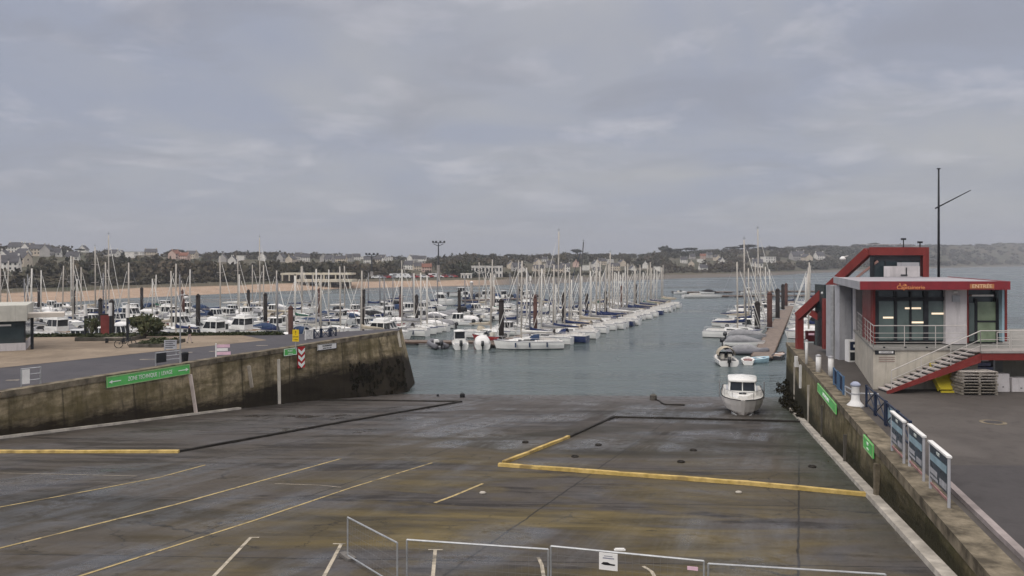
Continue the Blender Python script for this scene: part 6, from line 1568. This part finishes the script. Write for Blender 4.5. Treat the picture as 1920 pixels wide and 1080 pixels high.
o = thing('tarpaulin_rack', 'grey rack of folded blue and white sheets behind the pallets', 'rack', ((1828 - CX) / F * 45.6, 45.6, QZ), 0)
for s in (-1, 1): m = MB(); m.box(s * 1.1 - .05, s * 1.1 + .05, 0, .9, 0, 1.75); m.build('upright', GALV, o)
for k, mt in enumerate((GREYW, GREYW, GREYW, paint('sheet lilac', (.26, .28, .42), .7, .2, 2), paint('sheet lilac', (.26, .28, .42), .7, .2, 2), SIGNW)): m = MB(); m.box(-1.04, 1.04 - .12 * (k % 3), .02, .85, .15 + k * .27, .15 + k * .27 + .2); m.build('sheet', mt, o)
for i, (px0, px1, yt) in enumerate(((1881, 1906, 704), (1911, 1945, 712))):
    a, b = at(px0, 738, QZ), at(px1, 738, QZ); w = b.x - a.x; hh = (738 - yt) / F * a.y
    o = thing('storage_cabinet', ['pinkish white two tier cabinet under the office landing', 'white low cabinet at the far right under the office landing'][i], 'cabinet', (a.x, a.y + .6, QZ), 0, 'cabinets under the landing')
    m = MB(); m.box(0, w, 0, .6, 0, hh * .5 - .02); m.build('lower_case', PINKW, o); m = MB(); m.box(0, w, .02, .6, hh * .5 - .018, hh); m.build('upper_case', PINKW, o)
    m = MB(); m.box(w * .45, w * .55, -.02, -.002, hh * .25, hh * .3); m.build('handle', BLACKP, o)
m = MB(); a = at(1862, 792, QZ)
cv = thing('manhole_cover', 'round iron manhole cover in a pale patch of the right quay', 'manhole cover', (a.x, a.y, QZ), 0)
m = MB(); m.lathe([(.55, .004), (.55, .014)], 20); m.build('surround', COPING, cv); m = MB(); m.lathe([(.38, .0145), (.38, .022)], 20); m.build('lid', paint('iron lid', (.06, .055, .055), .6, .2, 4), cv)
# ------------------------------------------------------------------ mesh fence in the foreground
def fence_panel(p0, p1, h, label, clamp=True, extra=False):
    v = p1 - p0; w = math.hypot(v.x, v.y); sl = v.z / w
    r = thing('fence_panel', label, 'fence panel', p0, math.atan2(v.y, v.x), 'galvanised mesh fence panels across the slipway')
    m = MB(); zt = lambda x: sl * x + h; zb = lambda x: sl * x + .08
    m.tube([(0, 0, -.02), (0, 0, zt(0))], .024, 7); m.tube([(w, 0, sl * w - .02), (w, 0, zt(w))], .024, 7); m.tube([(0, 0, zt(0)), (w, 0, zt(w))], .024, 7); m.tube([(0, 0, zb(0)), (w, 0, zb(w))], .022, 7); m.build('frame', GALV, r)
    m = MB(); n = int(w / .16)
    for i in range(1, n): x = w * i / n; m.tube([(x, 0, zb(x)), (x, 0, zt(x))], .0022, 3, None, False)
    for k in range(1, 5): z0 = lerp(.08, h, k / 5); m.tube([(0, 0, z0), (w, 0, sl * w + z0)], .0022, 3, None, False)
    m.build('wire_mesh', paint('fence wire', (.2, .2, .2), .5, .2, 4, .3), r)
    for x in (0, w):
        m = MB(); m.box(x - .32, x + .32, -.12, .12, sl * x - .06, sl * x + .09); m.build('foot_block', paint('fence foot', (.16, .15, .14), .9, .3, 3), r)
    return r, w, sl
FH = 1.12
def ft(px, py): p = slip(px, py, FH); return Vector((p.x, p.y, p.z - FH))
fence_panel(ft(652, 970), ft(745, 1018), FH, 'left mesh fence panel turned away down the slipway')
fence_panel(ft(763, 1012), ft(1028, 1030), FH, 'second mesh fence panel from the left, facing the camera')
r, w, sl = fence_panel(ft(1033, 1024), ft(1320, 1052), FH, 'mesh fence panel carrying the small white notice')
fence_panel(ft(1328, 1057), ft(1660, 1077), FH, 'right mesh fence panel near the yellow kerb end')
# notices on the third panel
sg = thing('notice_sign', 'small white notice with a dark boat picture tied to the mesh fence', 'sign', r.location, 0); sg.rotation_euler = r.rotation_euler
xx = w * .39
m = MB(); m.box(xx - .22, xx + .22, -.05, -.03, sl * xx + FH - .42, sl * xx + FH - .02); m.build('panel', SIGNW, sg)
m = MB(); zc_ = sl * xx + FH - .28; m.loft([[(xx - .17, y, zc_), (xx - .12, y, zc_ + .045), (xx - .02, y, zc_ + .05), (xx + .05, y, zc_ + .02), (xx + .17, y, zc_ + .01), (xx + .15, y, zc_ - .02), (xx - .1, y, zc_ - .02)] for y in (-.056, -.0505)], True, True); m.build('picture', INK, sg)
m = MB(); m.box(xx - .13, xx + .14, -.055, -.0505, zc_ + .13, zc_ + .155); m.box(xx - .1, xx + .1, -.055, -.0505, zc_ + .185, zc_ + .2); m.build('printed_lines', paint('print grey', (.25, .26, .32), .5, .1, 3), sg)
sg = thing('notice_sign', 'tiny white tag low on the mesh fence, right of the white notice', 'sign', r.location, 0); sg.rotation_euler = r.rotation_euler
xx = w * .93; m = MB(); m.box(xx - .12, xx + .12, -.05, -.03, sl * xx + FH - .22, sl * xx + FH - .14); m.build('panel', SIGNP, sg)
p = slip(1162, 1032); m = MB(); m.box(-.16, .16, -.05, .05, 0, .03); m.box(-.13, .13, -.035, .035, .03, .06); o = m.build('white_brick', WHITEP); o.location = (p.x, p.y, p.z); tag(o, 'small white block lying on the slipway behind the white notice', 'block')
for i, (px, py) in enumerate(((1385, 925), (905, 926))):
    p = slip(px, py); m = MB(); m.smooth = True; m.ball((0, 0, .05), .14, .1, .08, 7, 5); o = m.build('stone', KERBW); o.location = p; o.scale = (1, 1, .8); tag(o, ['pale stone lying in front of the long yellow kerb', 'pale stone lying left of the yellow kerb corner'][i], 'stone', 'loose stones on the slipway')
for i, (px, py) in enumerate(((1122, 835), (1078, 857), (1300, 845), (1277, 867), (1523, 876), (985, 830))):
    p = slip(px, py); m = MB(); m.smooth = True; m.tube([(.16 * math.cos(t), .16 * math.sin(t), .04) for t in [math.pi * 2 * k / 12 for k in range(13)]], .035, 5, None, False); m.lathe([(.1, -.02), (.09, .05)], 8); o = m.build('mooring_ring', DKERB); o.location = p
    tag(o, 'small iron mooring ring, %s inside the yellow kerbs' % ['second from left', 'leftmost one', 'third from left', 'nearest the long kerb', 'rightmost by the wall'][i] if i < 5 else 'small iron mooring ring lying outside the yellow kerb corner', 'mooring ring', 'mooring rings on the slipway')
# unused templates go
def drop(o):
    for c in list(o.children): drop(c)
    bpy.data.objects.remove(o)
for tab in (SAIL, MOTO):
    for k in range(len(tab)):
        if (id(tab), k) not in BUSED: drop(tab[k][0])
for k in range(len(HP)):
    if k not in HUSED: drop(HP[k][0])
# ------------------------------------------------------------------ haze
HAZE = True
if HAZE:
    m = MB(); m.box(-3500, 3500, -80, 3600, -30, 120); o = m.build('haze', []); o['kind'] = 'stuff'; tag(o, 'thin grey damp air over the harbour', 'haze')
    hm = bpy.data.materials.new('damp air'); hm.use_nodes = True; n_ = hm.node_tree
    n_.nodes.remove(n_.nodes['Principled BSDF']); pv_ = n_.nodes.new('ShaderNodeVolumePrincipled')
    pv_.inputs['Color'].default_value = (.75, .78, .85, 1); pv_.inputs['Density'].default_value = .00026; pv_.inputs['Anisotropy'].default_value = .2
    n_.links.new(pv_.outputs[0], n_.nodes['Material Output'].inputs['Volume']); o.data.materials.append(hm)
print('boats', NB, 'objects', len(bpy.data.objects))
